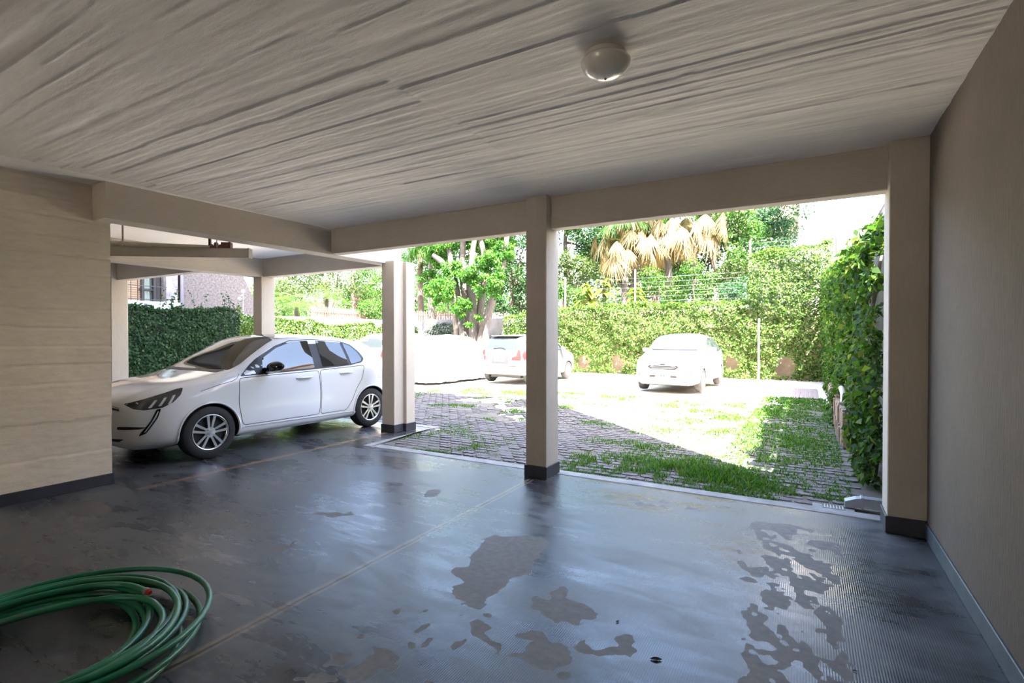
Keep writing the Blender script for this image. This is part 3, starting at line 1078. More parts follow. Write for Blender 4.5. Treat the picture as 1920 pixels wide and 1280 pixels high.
hedge('ivy_hedge', 'shaded left hedge behind the nose of the white hatchback, shade kept in its leaf colour', (-16.3, 2.0), (-16.3, 10.2), (1, 0), h_left, 1700, .085, LM['dark'], seed=6, bump=.15, sprig=5, topd=.3)
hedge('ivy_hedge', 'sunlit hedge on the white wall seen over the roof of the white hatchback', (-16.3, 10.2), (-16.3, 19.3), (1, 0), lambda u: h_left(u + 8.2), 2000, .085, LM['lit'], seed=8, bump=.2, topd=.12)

# ---- right boundary
wall('wall_yard_right', (.87, 5.0, -.1), (.98, 19.95, 2.72), M['gwall'], 'garden wall behind the right hedge')


def h_right(u):
    return 2.42 + .075 * u


hb = thing('ivy_hedge', 'tall shaded hedge on the right of the yard beside the half pillar', 'hedge', (.55, 12, 0)); hb['_world'] = True
h0 = hedge('foliage', '', (.57, 5.45), (.57, 19.3), (-1, 0), h_right, 900, .085, LM['right'], seed=10, bump=.22, topd=.2, keep=lambda u, z: ((fbm(u * 1.1, z * .45, 91, 3) > .36) | (z > 1.9)) & ((z > .35) | (u > .35)))
h0.parent = hb; h0.location = h0.location - hb.location
for k in ('label', 'category'):
    if k in h0: del h0[k]
rg = np.random.default_rng(12)
for k in range(11):
    y = 6.6 + k * .95 + rg.uniform(-.2, .2)
    pts = [(.60 + .06 * math.sin(q * 1.3 + k), y + .12 * math.sin(q * .9 + k * 2), -.05 + q * .4) for q in range(7)]
    mb = MB(); mb.tube(pts, [.04, .034, .03, .028, .024, .02, .012], 7, wob=.15)
    mb.build('stem', M['darkbark'], hb)

# railing on the right wall
t = thing('railing', 'dark metal railing on top of the right garden wall', 'railing', (.9, 12, 2.35)); t['_world'] = True
iron = simple('dark_iron_paint', (.05, .05, .06), .5)
for z in (3.20, 3.06):
    mb = MB(); mb.box((.88, 5.1, z - .02), (.92, 19.8, z + .02)); mb.build('rail', iron, t)
for k in range(9):
    y = 5.3 + k * 1.8
    mb = MB(); mb.box((.88, y - .02, 2.3), (.92, y + .02, 3.24)); mb.build('post', iron, t)
mb = MB()
y = 5.35
while y < 19.7:
    mb.tube([(.9, y, 2.62), (.9, y, 3.07)], .007, 5); y += .11
mb.box((.885, 5.1, 2.60), (.915, 19.8, 2.63))
o = mb.build('baluster_row', iron, t)

# ---- thin pole in front of the back hedge
mb = MB(); mb.tube([(-1.40, 19.12, -.05), (-1.40, 19.12, 1.9), (-1.39, 19.12, 2.05)], [.035, .03, .028], 10)
tag(mb.build('pole', simple('pale_pole', (.58, .52, .47), .7), origin=(-1.4, 19.12, 0)), 'thin pale pole standing against the back hedge right of the white car', 'pole')

# ---- low brick edging under the right hedge
mb = MB()
rg = np.random.default_rng(14)
y = 7.95
while y < 12.4:
    for c, z in enumerate((0, .235)):
        mb.box((.40 + rg.uniform(-.02, .02), y, z), (.50 + rg.uniform(-.01, .02), y + .062, z + .225), bev=.006)
        y2 = y
    y += .072 + (rg.uniform(.0, .05) if rg.random() < .2 else 0)
y = 8.0
while y < 12.3:
    if rg.random() < .75:
        for q in range(rg.integers(1, 3)):
            mb.box((.39 + rg.uniform(-.02, .02), y, .465 + q * .03), (.53, y + .19, .492 + q * .03), bev=.004)
    y += .21
tag(mb.build('brick_edging', simple('old_brick', (.26, .19, .15), .9, mott=.35, mscale=12, bump=.3), origin=(.45, 10.2, 0)), 'low stack of old bricks edging the right hedge', 'edging')
mb = MB()
p0 = Vector((.46, 8.75, .52))
mb.tube([p0 + Vector(q) for q in [(0, 0, 0), (0, .02, .10), (-.01, .05, .16), (-.02, .12, .19)]], .035, 12)
tag(mb.build('pipe_elbow', M['white_plastic'], origin=p0, smooth=40), 'white plastic pipe elbow lying on the old bricks', 'pipe')

# ================================================================== trees
def branch_pts(p0, p1, k=6, wob=.12, seed=0):
    rg = np.random.default_rng(seed)
    p0 = np.array(p0, float); p1 = np.array(p1, float)
    out = []
    for i in range(k + 1):
        q = p0 + (p1 - p0) * i / k
        if 0 < i < k:
            q = q + rg.normal(0, wob, 3) * np.array([1, 1, .3])
        out.append(q)
    return out


def tree(name, label, base, top, clumps, mat, size, n_per, trunk_r=.18, bark='darkbark', group=None, branches=5, seed=0, cat='tree'):
    t = thing(name, label, cat, base, group=group); t['_world'] = True
    V, F = crown(clumps, n_per, size)
    o = np_mesh('foliage', V, F, mat, origin=base); attach(o, t)
    mb = MB()
    pts = branch_pts(base, top, 6, .1, seed)
    mb.tube(pts, [trunk_r * (1 - .6 * i / 6) for i in range(7)], 9, wob=.08)
    rg = np.random.default_rng(seed)
    for k in range(branches):
        c = clumps[rg.integers(0, len(clumps))][0]
        i = rg.integers(2, 6)
        mb.tube(branch_pts(pts[i], c, 4, .12, seed + k), [trunk_r * .45, trunk_r * .36, trunk_r * .27, trunk_r * .18, trunk_r * .08], 7)
    mb.build('trunk', M[bark], t)
    return t


def bush(name, label, c, r, mat, size, n_per=900, k=9, rr=.5, seed=0, group=None):
    cl = sub_clumps(c, r, k, rr, seed)
    t = thing(name, label, 'shrub', (c[0], c[1], 0), group=group); t['_world'] = True
    V, F = crown(cl, n_per, size)
    o = np_mesh('foliage', V, F, mat, origin=t.location); attach(o, t)
    mb = MB()
    for i in range(4):
        mb.tube(branch_pts((c[0] + .1 * i, c[1], -.05), cl[i][0], 4, .08, seed + i), [.05, .045, .035, .025, .012], 6)
    mb.build('stem', M['darkbark'], t)
    return t


# ---- the big multi-stemmed tree between the covered car and the silver car
def px(u, v, Y=17.8):
    return spot(u, v, Y=Y)


def main_tree():
    base = px(890, 640); base.z = 0
    t = thing('tree', 'large pale multi-stemmed tree with bright leaves between the covered car and the silver car', 'tree', base); t['_world'] = True
    K = .0222
    st = [
        ([(884, 700), (881, 650), (870, 605), (858, 563), (850, 520), (842, 470), (836, 420)], [12, 10, 9, 8, 7, 5, 4], 0),
        ([(886, 700), (884, 650), (880, 600), (873, 555), (866, 505), (868, 460), (870, 430), (872, 390)], [13, 11, 9, 8, 6.5, 5.5, 5, 4], .15),
        ([(890, 700), (889, 650), (887, 600), (885, 540), (884, 500), (887, 465), (892, 435), (897, 395)], [14, 11, 8, 7, 6, 5, 5, 4], -.1),
        ([(892, 700), (893, 655), (898, 600), (904, 555), (911, 510), (906, 470), (898, 438), (892, 395)], [13, 10, 8, 7, 6, 5.5, 5, 4], .25),
        ([(895, 700), (898, 655), (910, 608), (922, 565), (932, 535), (941, 508), (947, 470), (951, 440), (956, 390)], [13, 10, 8.5, 8, 7, 6, 5, 5, 4], -.05),
        ([(862, 545), (846, 512), (828, 490), (813, 478)], [5, 5, 5, 4.6], -.35),
        ([(880, 700), (876, 660), (868, 628), (862, 600)], [10, 9, 7, 4], -.3),
        ([(899, 700), (902, 668), (910, 640), (914, 600)], [9, 8, 7, 4], -.3),
    ]
    mb = MB()
    for pts, w, dy in st:
        P = [px(u, v, 17.8 + dy) for u, v in pts]
        P[0].z = min(P[0].z, -.05)
        mb.tube(P, [q * K for q in w], 10, wob=.06)
    mb.build('trunk', M['bark'], t)
    cl = []
    for (u, v, ru, dy) in [(800, 455, 28, -.3), (835, 450, 30, .2), (820, 490, 26, .3), (800, 520, 20, .2), (850, 500, 22, -.6), (842, 540, 26, -.7), (862, 565, 22, -.8), (830, 560, 20, -.3),
                           (815, 545, 20, .2), (880, 520, 20, -.6), (905, 500, 20, -.5), (925, 480, 24, -.4), (945, 470, 22, -.2), (920, 530, 20, -.7), (935, 515, 14, -.6), (900, 545, 12, -.6), (880, 460, 26, .9),
                           (905, 455, 22, .8), (940, 445, 26, .5), (860, 430, 30, .4), (915, 420, 30, .2), (800, 420, 34, .2), (955, 420, 30, .4), (870, 395, 34, 0), (898, 595, 6, -.5), (880, 610, 6, -.5), (865, 590, 8, -.7), (925, 548, 12, -.7)]:
        p = px(u, v, 17.8 + dy)
        r = ru * K
        cl += sub_clumps(p, (r * 1.1, r * 1.1, r * .9), 9, r * .40, int(u * 7 + v))
    V, F = crown(cl, 4200, .125, .8, .5, .42)
    o = np_mesh('foliage', V, F, LM['tree'], origin=base); attach(o, t)


main_tree()

# ---- further trees and shrubs beyond the walls
def T(u, v, Y):
    return np.array(spot(u, v, Y=Y))


def px_tree(name, label, u, Y, blobs, mat, size, n_per, trunk_r, seed, group=None, bark='darkbark', cat='tree', k=7):
    """blobs: (u, v, radius in metres) seen at depth Y"""
    b = T(u, 630, Y); b[2] = -.05
    cl = []
    for i, (uu, vv, r) in enumerate(blobs):
        cl += sub_clumps(T(uu, vv, Y + (i % 3 - 1) * .5), (r, r * .9, r * .8), k, r * .48, seed * 31 + i)
    top = T(u, min(q[1] for q in blobs) + 10, Y)
    return tree(name, label, b, top, cl, mat, size, n_per, trunk_r, bark, group, 6, seed, cat)


G = 'trees beyond the garden walls'
px_tree('tree', 'green tree crown filling the gap behind the large pale tree', 880, 22.5, [(800, 450, 1.3), (835, 480, 1.2), (800, 500, 1.0), (870, 450, 1.4), (905, 480, 1.2), (930, 450, 1.3), (860, 510, 1.0), (910, 530, 1.0), (840, 540, .8), (935, 500, 1.0), (890, 560, .8), (940, 545, .8)], LM['mid'], .13, 700, .2, 11, G)
px_tree('tree', 'green tree crown behind the fan palms', 1230, 29.0, [(1110, 470, 1.5), (1150, 500, 1.4), (1190, 470, 1.5), (1230, 510, 1.5), (1270, 480, 1.5), (1310, 510, 1.4), (1210, 420, 1.6), (1280, 420, 1.6), (1340, 440, 1.4), (1150, 420, 1.6)], LM['deep'], .17, 520, .25, 12, G)
px_tree('tree', 'deep green tree just left of the slim pillar behind the large pale tree', 962, 21.8, [(965, 445, 1.1), (985, 470, 1.1), (955, 500, 1.0), (970, 530, 1.0), (990, 555, .9), (950, 570, .8), (975, 590, .8), (1000, 500, .9)], LM['deep'], .13, 700, .2, 1, G)
px_tree('tree', 'dark tree at the upper left of the palms', 1062, 25.0, [(1060, 440, 1.3), (1085, 465, 1.2), (1110, 440, 1.4), (1050, 400, 1.5), (1120, 490, 1.0)], LM['deep'], .14, 600, .22, 2, G)
px_tree('tree', 'green tree right of the palm crowns', 1360, 28.0, [(1355, 400, 1.5), (1380, 430, 1.4), (1370, 470, 1.3), (1345, 500, 1.3), (1330, 440, 1.3), (1390, 500, 1.2)], LM['mid'], .16, 500, .22, 3, G)
px_tree('tree', 'bluish green tree in front of the brick house', 1440, 30.5, [(1440, 410, 1.3), (1470, 400, 1.2), (1425, 440, 1.1), (1455, 440, 1.1), (1480, 430, .9), (1420, 400, 1.1), (1400, 480, 1.1), (1440, 470, 1.0), (1385, 520, 1.1), (1400, 540, 1.0)], LM['blue'], .15, 480, .2, 4, G)
px_tree('tree', 'light green leafy tree above the sunlit left hedge', 610, 21.5, [(540, 535, 1.3), (575, 520, 1.4), (610, 530, 1.4), (560, 560, 1.1), (640, 540, 1.2), (600, 500, 1.5), (540, 500, 1.4), (650, 500, 1.3)], LM['pale'], .13, 560, .2, 5, G)
px_tree('tree', 'dark branched tree above the sunlit left hedge beside the double pillar', 662, 23.5, [(690, 520, 1.2), (705, 555, 1.1), (680, 495, 1.4), (700, 585, .9), (740, 530, 1.2), (735, 575, 1.0)], LM['mid'], .13, 520, .3, 6, G)
px_tree('tree', 'loose tree behind the double pillar', 770, 25.0, [(760, 470, 1.6), (790, 500, 1.4), (770, 530, 1.3), (800, 460, 1.4), (745, 500, 1.3)], LM['mid'], .14, 420, .2, 7, G)
GS = 'shrubs beyond the garden walls'
for i, (lab, u, v, Y, r, mat, rr, k) in enumerate([
    ('pale bright shrub beyond the hedge left of the palms', 1075, 510, 22.0, (1.3, 1.0, 1.0), 'pale', .6, 10),
    ('green shrub between the pillar and the palms', 1065, 550, 21.2, (1.2, .8, .6), 'mid', .5, 9),
    ('green shrub under the palm crowns', 1230, 545, 22.5, (1.5, .8, .8), 'mid', .5, 10),
    ('bright shrub right of the palm trunks', 1300, 530, 22.8, (1.2, .9, 1.0), 'mid', .5, 10),
    ('silvery pale shrub left of the fence post', 1355, 515, 23.0, (.9, .8, .9), 'pale', .45, 9),
    ('dark shrub beside the fence post', 1390, 545, 21.5, (.8, .7, .6), 'blue', .4, 8),
    ('green shrub on the left wall beside the double pillar', 700, 590, 18.8, (1.1, 1.0, .7), 'mid', .5, 9),
    ('dark shrub at the corner of the raised hedge', 1440, 470, 22.5, (1.1, .8, .6), 'deep', .45, 8)]):
    c = T(u, v, Y)
    bush('shrub', lab, c, r, LM[mat], .12, 1000, k, rr, 40 + i, GS)

# ---- fan palms with skirts of dead fronds
def fan(n, ln, spread, droop, rg, width=.035):
    """one fan frond hanging from the origin: strips radiating around +x and drooping; returns V, F"""
    V, F = [], []
    for i in range(n):
        a = (i / (n - 1) - .5) * spread + rg.normal(0, .03)
        l = ln * (1 - .25 * abs(i / (n - 1) - .5) * 2) * rg.uniform(.85, 1.1)
        dr = droop * rg.uniform(.8, 1.25)
        o = len(V)
        for k in range(5):
            s = k / 4
            x = math.cos(a) * l * s * (1 - .35 * dr * s * .6); y = math.sin(a) * l * s * (1 - .3 * dr * s * .5)
            z = -dr * l * s * s * .9 + rg.normal(0, .01)
            w = width * (1 - s) * (.4 + 1.2 * min(1, s * 3)) + .003
            nx, ny = -math.sin(a), math.cos(a)
            V += [(x + nx * w, y + ny * w, z), (x - nx * w, y - ny * w, z)]
        for k in range(4):
            F.append((o + 2 * k, o + 2 * k + 1, o + 2 * k + 3, o + 2 * k + 2))
    return np.array(V), np.array(F)


def frond_set(c, r0, items, rg):
    """items: (azimuth, stalk pitch, blade pitch, length, droop, n, stalk length)"""
    Vs, Fs, o = [], [], 0
    for az, pitch, bp, ln, dr, n, r1 in items:
        V, F = fan(n, ln, rg.uniform(1.3, 2.0), dr, rg)
        cp, sp = math.cos(bp), math.sin(bp)
        # the outer strips fold back so the blade hangs like a half cone
        V[:, 0] += 0; V[:, 2] -= .35 * V[:, 1] ** 2 / ln
        x = V[:, 0] * cp - V[:, 2] * sp; z = V[:, 0] * sp + V[:, 2] * cp; y = V[:, 1]
        ca, sa = math.cos(az), math.sin(az)
        px_, pz_ = r1 * math.cos(pitch), r1 * math.sin(pitch)
        x = x + px_; z = z + pz_
        V2 = np.stack([c[0] + x * ca - y * sa, c[1] + x * sa + y * ca, c[2] + z], 1)
        Vs.append(V2); Fs.append(F + o); o += len(V2)
        q = np.array([[c[0] + sa * .02, c[1] - ca * .02, c[2]], [c[0] - sa * .02, c[1] + ca * .02, c[2]], [c[0] + px_ * ca - sa * .015, c[1] + px_ * sa + ca * .015, c[2] + pz_], [c[0] + px_ * ca + sa * .015, c[1] + px_ * sa - ca * .015, c[2] + pz_]])
        Vs.append(q); Fs.append(np.array([[0, 1, 2, 3]]) + o); o += 4
    return np.concatenate(Vs), np.concatenate(Fs)


def palm(label, u, Y, top_v, seed, r=.16, group=None, skirt=26, low=0):
    rg = np.random.default_rng(seed)
    b = T(u, 630, Y); b[2] = -.05
    c = T(u, top_v, Y)
    t = thing('fan_palm', label, 'palm', b, group=group); t['_world'] = True
    mb = MB()
    k = 16
    mb.tube([b + (c - b) * i / k + np.array([.05 * math.sin(i * .5 + seed), 0, 0]) for i in range(k + 1)], [r * (1.25 - .3 * i / k) * (1.06 if i % 2 else .96) for i in range(k + 1)], 12, wob=.04)
    mb.build('trunk', M['bark'], t, smooth=50)
    it = []
    for i in range(skirt):
        it.append((2 * PI * i / skirt * 1.618 * 2 + rg.normal(0, .2), rg.uniform(-.8, .55), rg.uniform(-1.5, -.85), rg.uniform(.95, 1.6), rg.uniform(.15, .5), 22, rg.uniform(.6, 1.45)))
    V, F = frond_set(c - np.array([0, 0, .1]), .75, it, rg)
    o = np_mesh('dead_fronds', V, F, LM['straw'], origin=b); attach(o, t)
    o['label'] = 'straw coloured dead fronds'
    it = [(2 * PI * i / 14 * 1.618 * 2, rg.uniform(.2, 1.3), rg.uniform(-.3, .8), rg.uniform(.9, 1.3), rg.uniform(.35, .8), 24, rg.uniform(.7, 1.1)) for i in range(14)]
    V, F = frond_set(c + np.array([0, 0, .3]), .9, it, rg)
    o = np_mesh('fronds', V, F, LM['mid'], origin=b); attach(o, t)
    return t


GP = 'fan palms with hanging dead fronds'
palm('left fan palm with drooping straw fronds beyond the back hedge', 1172, 23.2, 445, 1, .13, GP, 22)
palm('fan palm standing close to the right of the leftmost fan palm', 1190, 24.2, 405, 2, .15, GP, 22)
palm('fan palm with the widest straw skirt beyond the back hedge', 1252, 24.0, 430, 3, .15, GP, 32)
palm('rightmost fan palm with straw fronds beside the green tree', 1302, 25.5, 415, 4, .15, GP, 24)
for (u, Y, lab, s) in [(789, 23.0, 'dark slender palm trunk left of the large pale tree', 5), (809, 22.0, 'grey ringed palm trunk left of the large pale tree', 6)]:
    b = T(u, 630, Y); b[2] = -.05
    t = thing('palm', lab, 'palm', b, group='slender palms behind the grey garden wall'); t['_world'] = True
    mb = MB(); k = 26
    mb.tube([b + np.array([.04 * math.sin(i * .3 + s), 0, 6.2 * i / k]) for i in range(k + 1)], [.19 * (1.1 - .25 * i / k) * (1.07 if i % 2 else .95) for i in range(k + 1)], 12)
    mb.build('trunk', M['darkbark'] if s == 5 else M['bark'], t, smooth=50)
    rg = np.random.default_rng(s)
    V, F = frond_set(b + np.array([0, 0, 6.2]), .8, [(i * 2.4, rg.uniform(-.3, 1.2), rg.uniform(-.9, .5), 1.2, .5, 20, .9) for i in range(16)], rg)
    o = np_mesh('fronds', V, F, LM['mid'], origin=b); attach(o, t)


# ---- arching feather palm at the left wall
def feather(label, u, v, Y, n, ln, seed, mat='mid', pitch=(.2, 1.3)):
    rg = np.random.default_rng(seed)
    c = T(u, v, Y)
    t = thing('feather_palm', label, 'palm', (c[0], c[1], 0)); t['_world'] = True
    mb = MB(); mb.tube([(c[0], c[1], -.05), (c[0], c[1], c[2] * .5), tuple(c)], [.12, .11, .09], 10, wob=.1)
    mb.build('trunk', M['darkbark'], t)
    Vs, Fs, o = [], [], 0
    for i in range(n):
        az = i * 2.399 + rg.normal(0, .15); p = rg.uniform(*pitch); L = ln * rg.uniform(.8, 1.15)
        ca, sa = math.cos(az), math.sin(az)
        for k in range(26):
            s = .12 + .88 * k / 25
            x = L * s * math.cos(p) * (1 - .12 * s); z = L * s * math.sin(p) - L * .75 * s * s * .8
            for sd in (-1, 1):
                l2 = .34 * ln / 1.5 * math.sin(PI * min(1, s * .85 + .12)) + .06
                q0 = np.array([c[0] + x * ca, c[1] + x * sa, c[2] + z])
                q1 = q0 + np.array([(-sa * sd * .85 + ca * .5) * l2, (ca * sd * .85 + sa * .5) * l2, -.25 * l2])
                w = np.array([ca, sa, -.3]) * .014
                Vs += [q0 - w, q0 + w, q1 + w * .3, q1 - w * .3]
                Fs.append((o, o + 1, o + 2, o + 3)); o += 4
    ob = np_mesh('fronds', np.array(Vs), np.array(Fs), LM[mat], origin=t.location); attach(ob, t)
    return t


feather('arching feather palm above the sunlit left hedge', 556, 575, 15.5, 18, 2.0, 3, 'mid')
feather('small feather palm beyond the left wall beside the pillar behind the car', 612, 560, 18.0, 16, 1.7, 5, 'mid')


# ---- yellow-green broad-leaved plants leaning over the back hedge
def broad(label, u, v, Y, n, ln, seed, group):
    rg = np.random.default_rng(seed)
    c = T(u, v, Y)
    t = thing('broad_leaf_plant', label, 'plant', (c[0], c[1], 0), group=group); t['_world'] = True
    mb = MB(); mb.tube([(c[0], c[1], -.05), (c[0], c[1] - .05, c[2] * .6), tuple(c)], [.05, .045, .03], 7)
    mb.build('stem', M['darkbark'], t)
    Vs, Fs, o = [], [], 0
    for i in range(n):
        az = rg.uniform(0, 2 * PI); p = rg.uniform(.1, 1.3); L = ln * rg.uniform(.6, 1.1)
        ca, sa = math.cos(az), math.sin(az); h0 = rg.uniform(-.5, .15)
        for k in range(7):
            s = k / 6
            x = L * s * math.cos(p); z = h0 + L * s * math.sin(p) - L * .8 * s * s
            w = .13 * ln * math.sin(PI * (s * .9 + .07))
            q = np.array([c[0] + x * ca, c[1] + x * sa, c[2] + z])
            Vs += [q + np.array([-sa, ca, .25]) * w, q, q + np.array([sa, -ca, .25]) * w]
        for k in range(6):
            for m in range(2):
                Fs.append((o + 3 * k + m, o + 3 * k + m + 1, o + 3 * k + m + 4, o + 3 * k + m + 3))
        o += 21
    ob = np_mesh('leaves', np.array(Vs), np.array(Fs), LM['yellow'], origin=t.location); attach(ob, t)


GB = 'yellow-green plants leaning over the back hedge'
broad('yellow-green broad-leaved plant leaning over the back hedge left of the palms', 1105, 548, 20.5, 26, .95, 1, GB)
broad('smaller yellow-green plant on the back hedge under the middle palm', 1190, 545, 20.5, 16, .7, 2, GB)
broad('lone yellow-green plant leaning over the back hedge beside the slim pillar', 1132, 535, 20.7, 18, .8, 3, GB)

# ---- far backdrop of tall trees
GF = 'tall trees far behind the gardens'
far = [(-34, 34, 6.5), (-29, 38, 7.5), (-26, 31, 6), (-22, 36, 8), (-17, 33, 7), (-13, 37, 8.5), (-9.5, 35, 7.5), (-9, 43.5, 9), (-33, 24, 6), (-37, 16, 6.5), (-28, 27, 6.5), (-3.6, 46, 11)]
for i, (x, y, h) in enumerate(far):
    cl = sub_clumps((x, y, h * .58), (2.6, 2.0, h * .42), 22, 1.25, 300 + i)
    tree('tree', ['far tall tree half hidden by the double pillar', 'far tall tree behind the left limbs of the large pale tree', 'far tall tree right of the double pillar behind the slender palms', 'far tall tree behind the right limbs of the large pale tree', 'far tall tree behind the slim pillar', 'far tall tree behind the left fan palm', 'far tall tree behind the middle fan palms', 'far tall tree behind the right fan palm', 'far tall tree right of the pillar behind the white hatchback roof', 'far tall tree behind the house with the barred window', 'far tall tree rising over the picket fence', 'far tall tree behind the bluish green tree'][i],
         (x, y, -.05), (x, y, h * .8), cl, [LM['mid'], LM['deep'], LM['mid'], LM['blue']][i % 4], .24, 150, .28, 'darkbark', GF, 6, 500 + i)


# ================================================================== fences
t = thing('picket_fence', 'pale picket fence beyond the sunlit left hedge', 'fence', (-20, 19, 0)); t['_world'] = True
pk = simple('reddish_picket_paint', (.17, .105, .085), .75, mott=.2)
fa = spot(585, 600, Y=15.2); fb = spot(716, 600, Y=20.2)
ln = (Vector((fb.x, fb.y, 0)) - Vector((fa.x, fa.y, 0))); n = 44
mb = MB()
for k in (1.95, 2.55):
    mb.tube([(fa.x, fa.y, k), (fb.x, fb.y, k)], .03, 4)
mb.build('rail', pk, t)
for i in range(n + 1):
    p = Vector((fa.x, fa.y, 0)) + ln * (i / n)
    mb = MB(); mb.prism([(p.x - .035, 0), (p.x + .035, 0), (p.x + .035, 2.72), (p.x, 2.8), (p.x - .035, 2.72)], p.y - .012, p.y + .012, axis='y')
    mb.build('picket', pk, t)
t = thing('picket_fence', 'low reddish fence glimpsed behind the grey garden wall and palm trunks', 'fence', (-17, 21.5, 0)); t['_world'] = True
fa = spot(778, 600, Y=21.8); fb = spot(858, 600, Y=22.6)
mb = MB()
for k in (2.1, 2.6):
    mb.tube([(fa.x, fa.y, k), (fb.x, fb.y, k)], .03, 4)
mb.build('rail', pk, t)
for i in range(19):
    p = fa.lerp(fb, i / 18)
    mb = MB(); mb.prism([(p.x - .05, 0), (p.x + .05, 0), (p.x + .05, 2.78), (p.x, 2.84), (p.x - .05, 2.78)], p.y - .012, p.y + .012, axis='y')
    mb.build('picket', pk, t)
wall('wall_neighbour', (-24, 26.5, -.1), (-11.5, 26.7, 2.9), simple('pinkish_render', (.36, .28, .24), .9, mott=.12), 'pale pinkish neighbouring wall seen between the palm trunks')

t = thing('electric_fence', 'electric security fence of thin wires above the back hedge', 'fence', (-4, 20.35, 2.5)); t['_world'] = True
wire = simple('galvanised_wire', (.13, .135, .14), .6, metal=.2)
postm = simple('red_brown_post', (.28, .18, .15), .7)
for (u, v0, v1) in [(1406, 590, 450), (1191, 590, 505), (1060, 600, 520)]:
    a_ = spot(u, v0, Y=20.35); b_ = spot(u, v1, Y=20.35)
    mb = MB(); mb.box((a_.x - .03, a_.y - .03, a_.z - .5), (a_.x + .03, a_.y + .03, b_.z), bev=.006)
    mb.build('post', postm, t)
pL = spot(1062, 560, Y=20.35).x; pR = spot(1406, 500, Y=20.35).x
for k in range(6):
    z = 2.86 + k * .185
    mb = MB(); mb.tube([(pL, 20.34, z), ((pL + pR) / 2, 20.34, z - .01), (pR, 20.34, z)], .005, 5)
    mb.build('wire', wire, t)
for k in range(3):
    z = 4.45 + k * .17
    mb = MB(); mb.tube([(pR, 20.34, z), (.6, 20.34, z + .02)], .006, 5)
    mb.build('wire', wire, t)

# ================================================================== houses around the yard
stucco = simple('speckled_stucco', (.155, .132, .128), .95, mott=.4, mscale=14, bump=.5, bscale=30)
t = thing('stucco_house', 'brown stucco house with a barred window behind the shaded hedge', 'house', (-19.5, 9, 0)); t['_world'] = True
mb = MB()
mb.prism([(9.9, -.1), (13.5, -.1), (12.56, 2.94), (12.1, 3.84), (11.4, 5.6), (10.4, 7.2), (9.9, 7.2)], -23, -19.0, axis='x')
mb.box((-23, 3, -.1), (-19.0, 9.9, 2.37)); mb.box((-23, 3, 4.6), (-19.0, 9.9, 7.2)); mb.box((-23, 3, -.1), (-19.6, 9.9, 7.2))
mb.build('wall', stucco, t)
mb = MB(); mb.box((-19.35, 5.5, 2.37), (-18.85, 9.75, 2.62), bev=.01)
mb.build('window_sill', simple('white_sill_paint', (.42, .42, .45), .7, mott=.08), t)
mb = MB(); mb.box((-19.5, 5.5, 2.6), (-19.42, 8.78, 4.6))
for k in range(26):
    mb.box((-19.43, 5.5, 2.64 + k * .075), (-19.40, 8.78, 2.69 + k * .075))
o = mb.build('window_blind', simple('cream_blind', (.42, .29, .19), .8), t)
mb = MB(); mb.box((-19.5, 8.78, 2.6), (-19.44, 9.12, 4.6)); mb.build('window_pane', simple('greenish_glass', (.16, .22, .20), .1, ior=1.6), t)
mb = MB(); mb.box((-19.45, 8.74, 2.6), (-19.3, 8.80, 4.6)); mb.box((-19.45, 9.1, 2.6), (-19.3, 9.32, 4.6)); mb.box((-19.45, 8.7, 3.0), (-19.35, 9.12, 3.06))
mb.build('window_frame', simple('dark_window_frame', (.05, .045, .045), .6), t)
mb = MB(); mb.box((-19.3, 9.34, 2.5), (-18.98, 9.72, 4.7), bev=.01); mb.build('pilaster', simple('worn_whitewash', (.30, .28, .30), .85, mott=.4, mscale=4), t)
for k in range(20):
    y = 5.6 + k * .19
    mb = MB(); mb.tube([(-18.93, y, 2.6), (-18.93, y, 4.6)], .010, 5); mb.build('window_bar', iron, t)
for z in (2.68, 3.12, 3.9):
    mb = MB(); mb.box((-18.95, 5.5, z - .012), (-18.91, 9.34, z + .012)); mb.build('window_bar', iron, t)
mb = MB(); mb.tube([(-18.93, 9.82, -.05), (-18.93, 9.82, 5.2)], .05, 10); mb.build('downpipe', simple('grey_violet_pipe', (.17, .16, .20), .6), t)

t = thing('white_house', 'bright white house wall at the far right corner of the yard', 'house', (3.0, 25.5, 0)); t['_world'] = True
mb = MB(); mb.box((.32, 24.0, -.1), (8, 29, 11)); mb.build('wall', M['white_wall'], t)
mb = MB(); mb.tube([(1.0, 23.95, -.05), (1.0, 23.95, 11)], .03, 8); mb.build('downpipe', simple('dark_downpipe', (.10, .09, .08), .6), t)
mb = MB(); mb.box((.1, 23.8, 11), (8.3, 29.3, 11.25), bev=.02); mb.build('roof', M['gwall'], t)

brick = NT('red_brown_brick')
bt = brick.add('ShaderNodeTexBrick', {'Vector': brick.coord((1, 1, 1), 'Object'), 'Color1': (.30, .15, .11, 1), 'Color2': (.38, .21, .16, 1), 'Mortar': (.45, .38, .34, 1), 'Scale': 4.5, 'Mortar Size': .02})
mp = brick.n['Mapping']; mp.inputs['Rotation'].default_value = (PI / 2, 0, 0)
brick.set(brick.bsdf, 'Base Color', bt.outputs[0]); brick.bsdf.inputs['Roughness'].default_value = .9
t = thing('brick_house', 'red brick house seen through the bluish green tree', 'house', (-2, 36, 0)); t['_world'] = True
mb = MB(); mb.box((-6, 34, 7.2), (-.3, 39, 12.5)); mb.build('upper_wall', brick.m, t)
mb = MB(); mb.box((-6, 34, -.1), (-.3, 39, 7.2)); mb.box((-6.05, 33.95, 6.2), (-.28, 34.05, 7.2)); mb.build('lower_wall', simple('grey_white_band', (.50, .52, .55), .8), t)
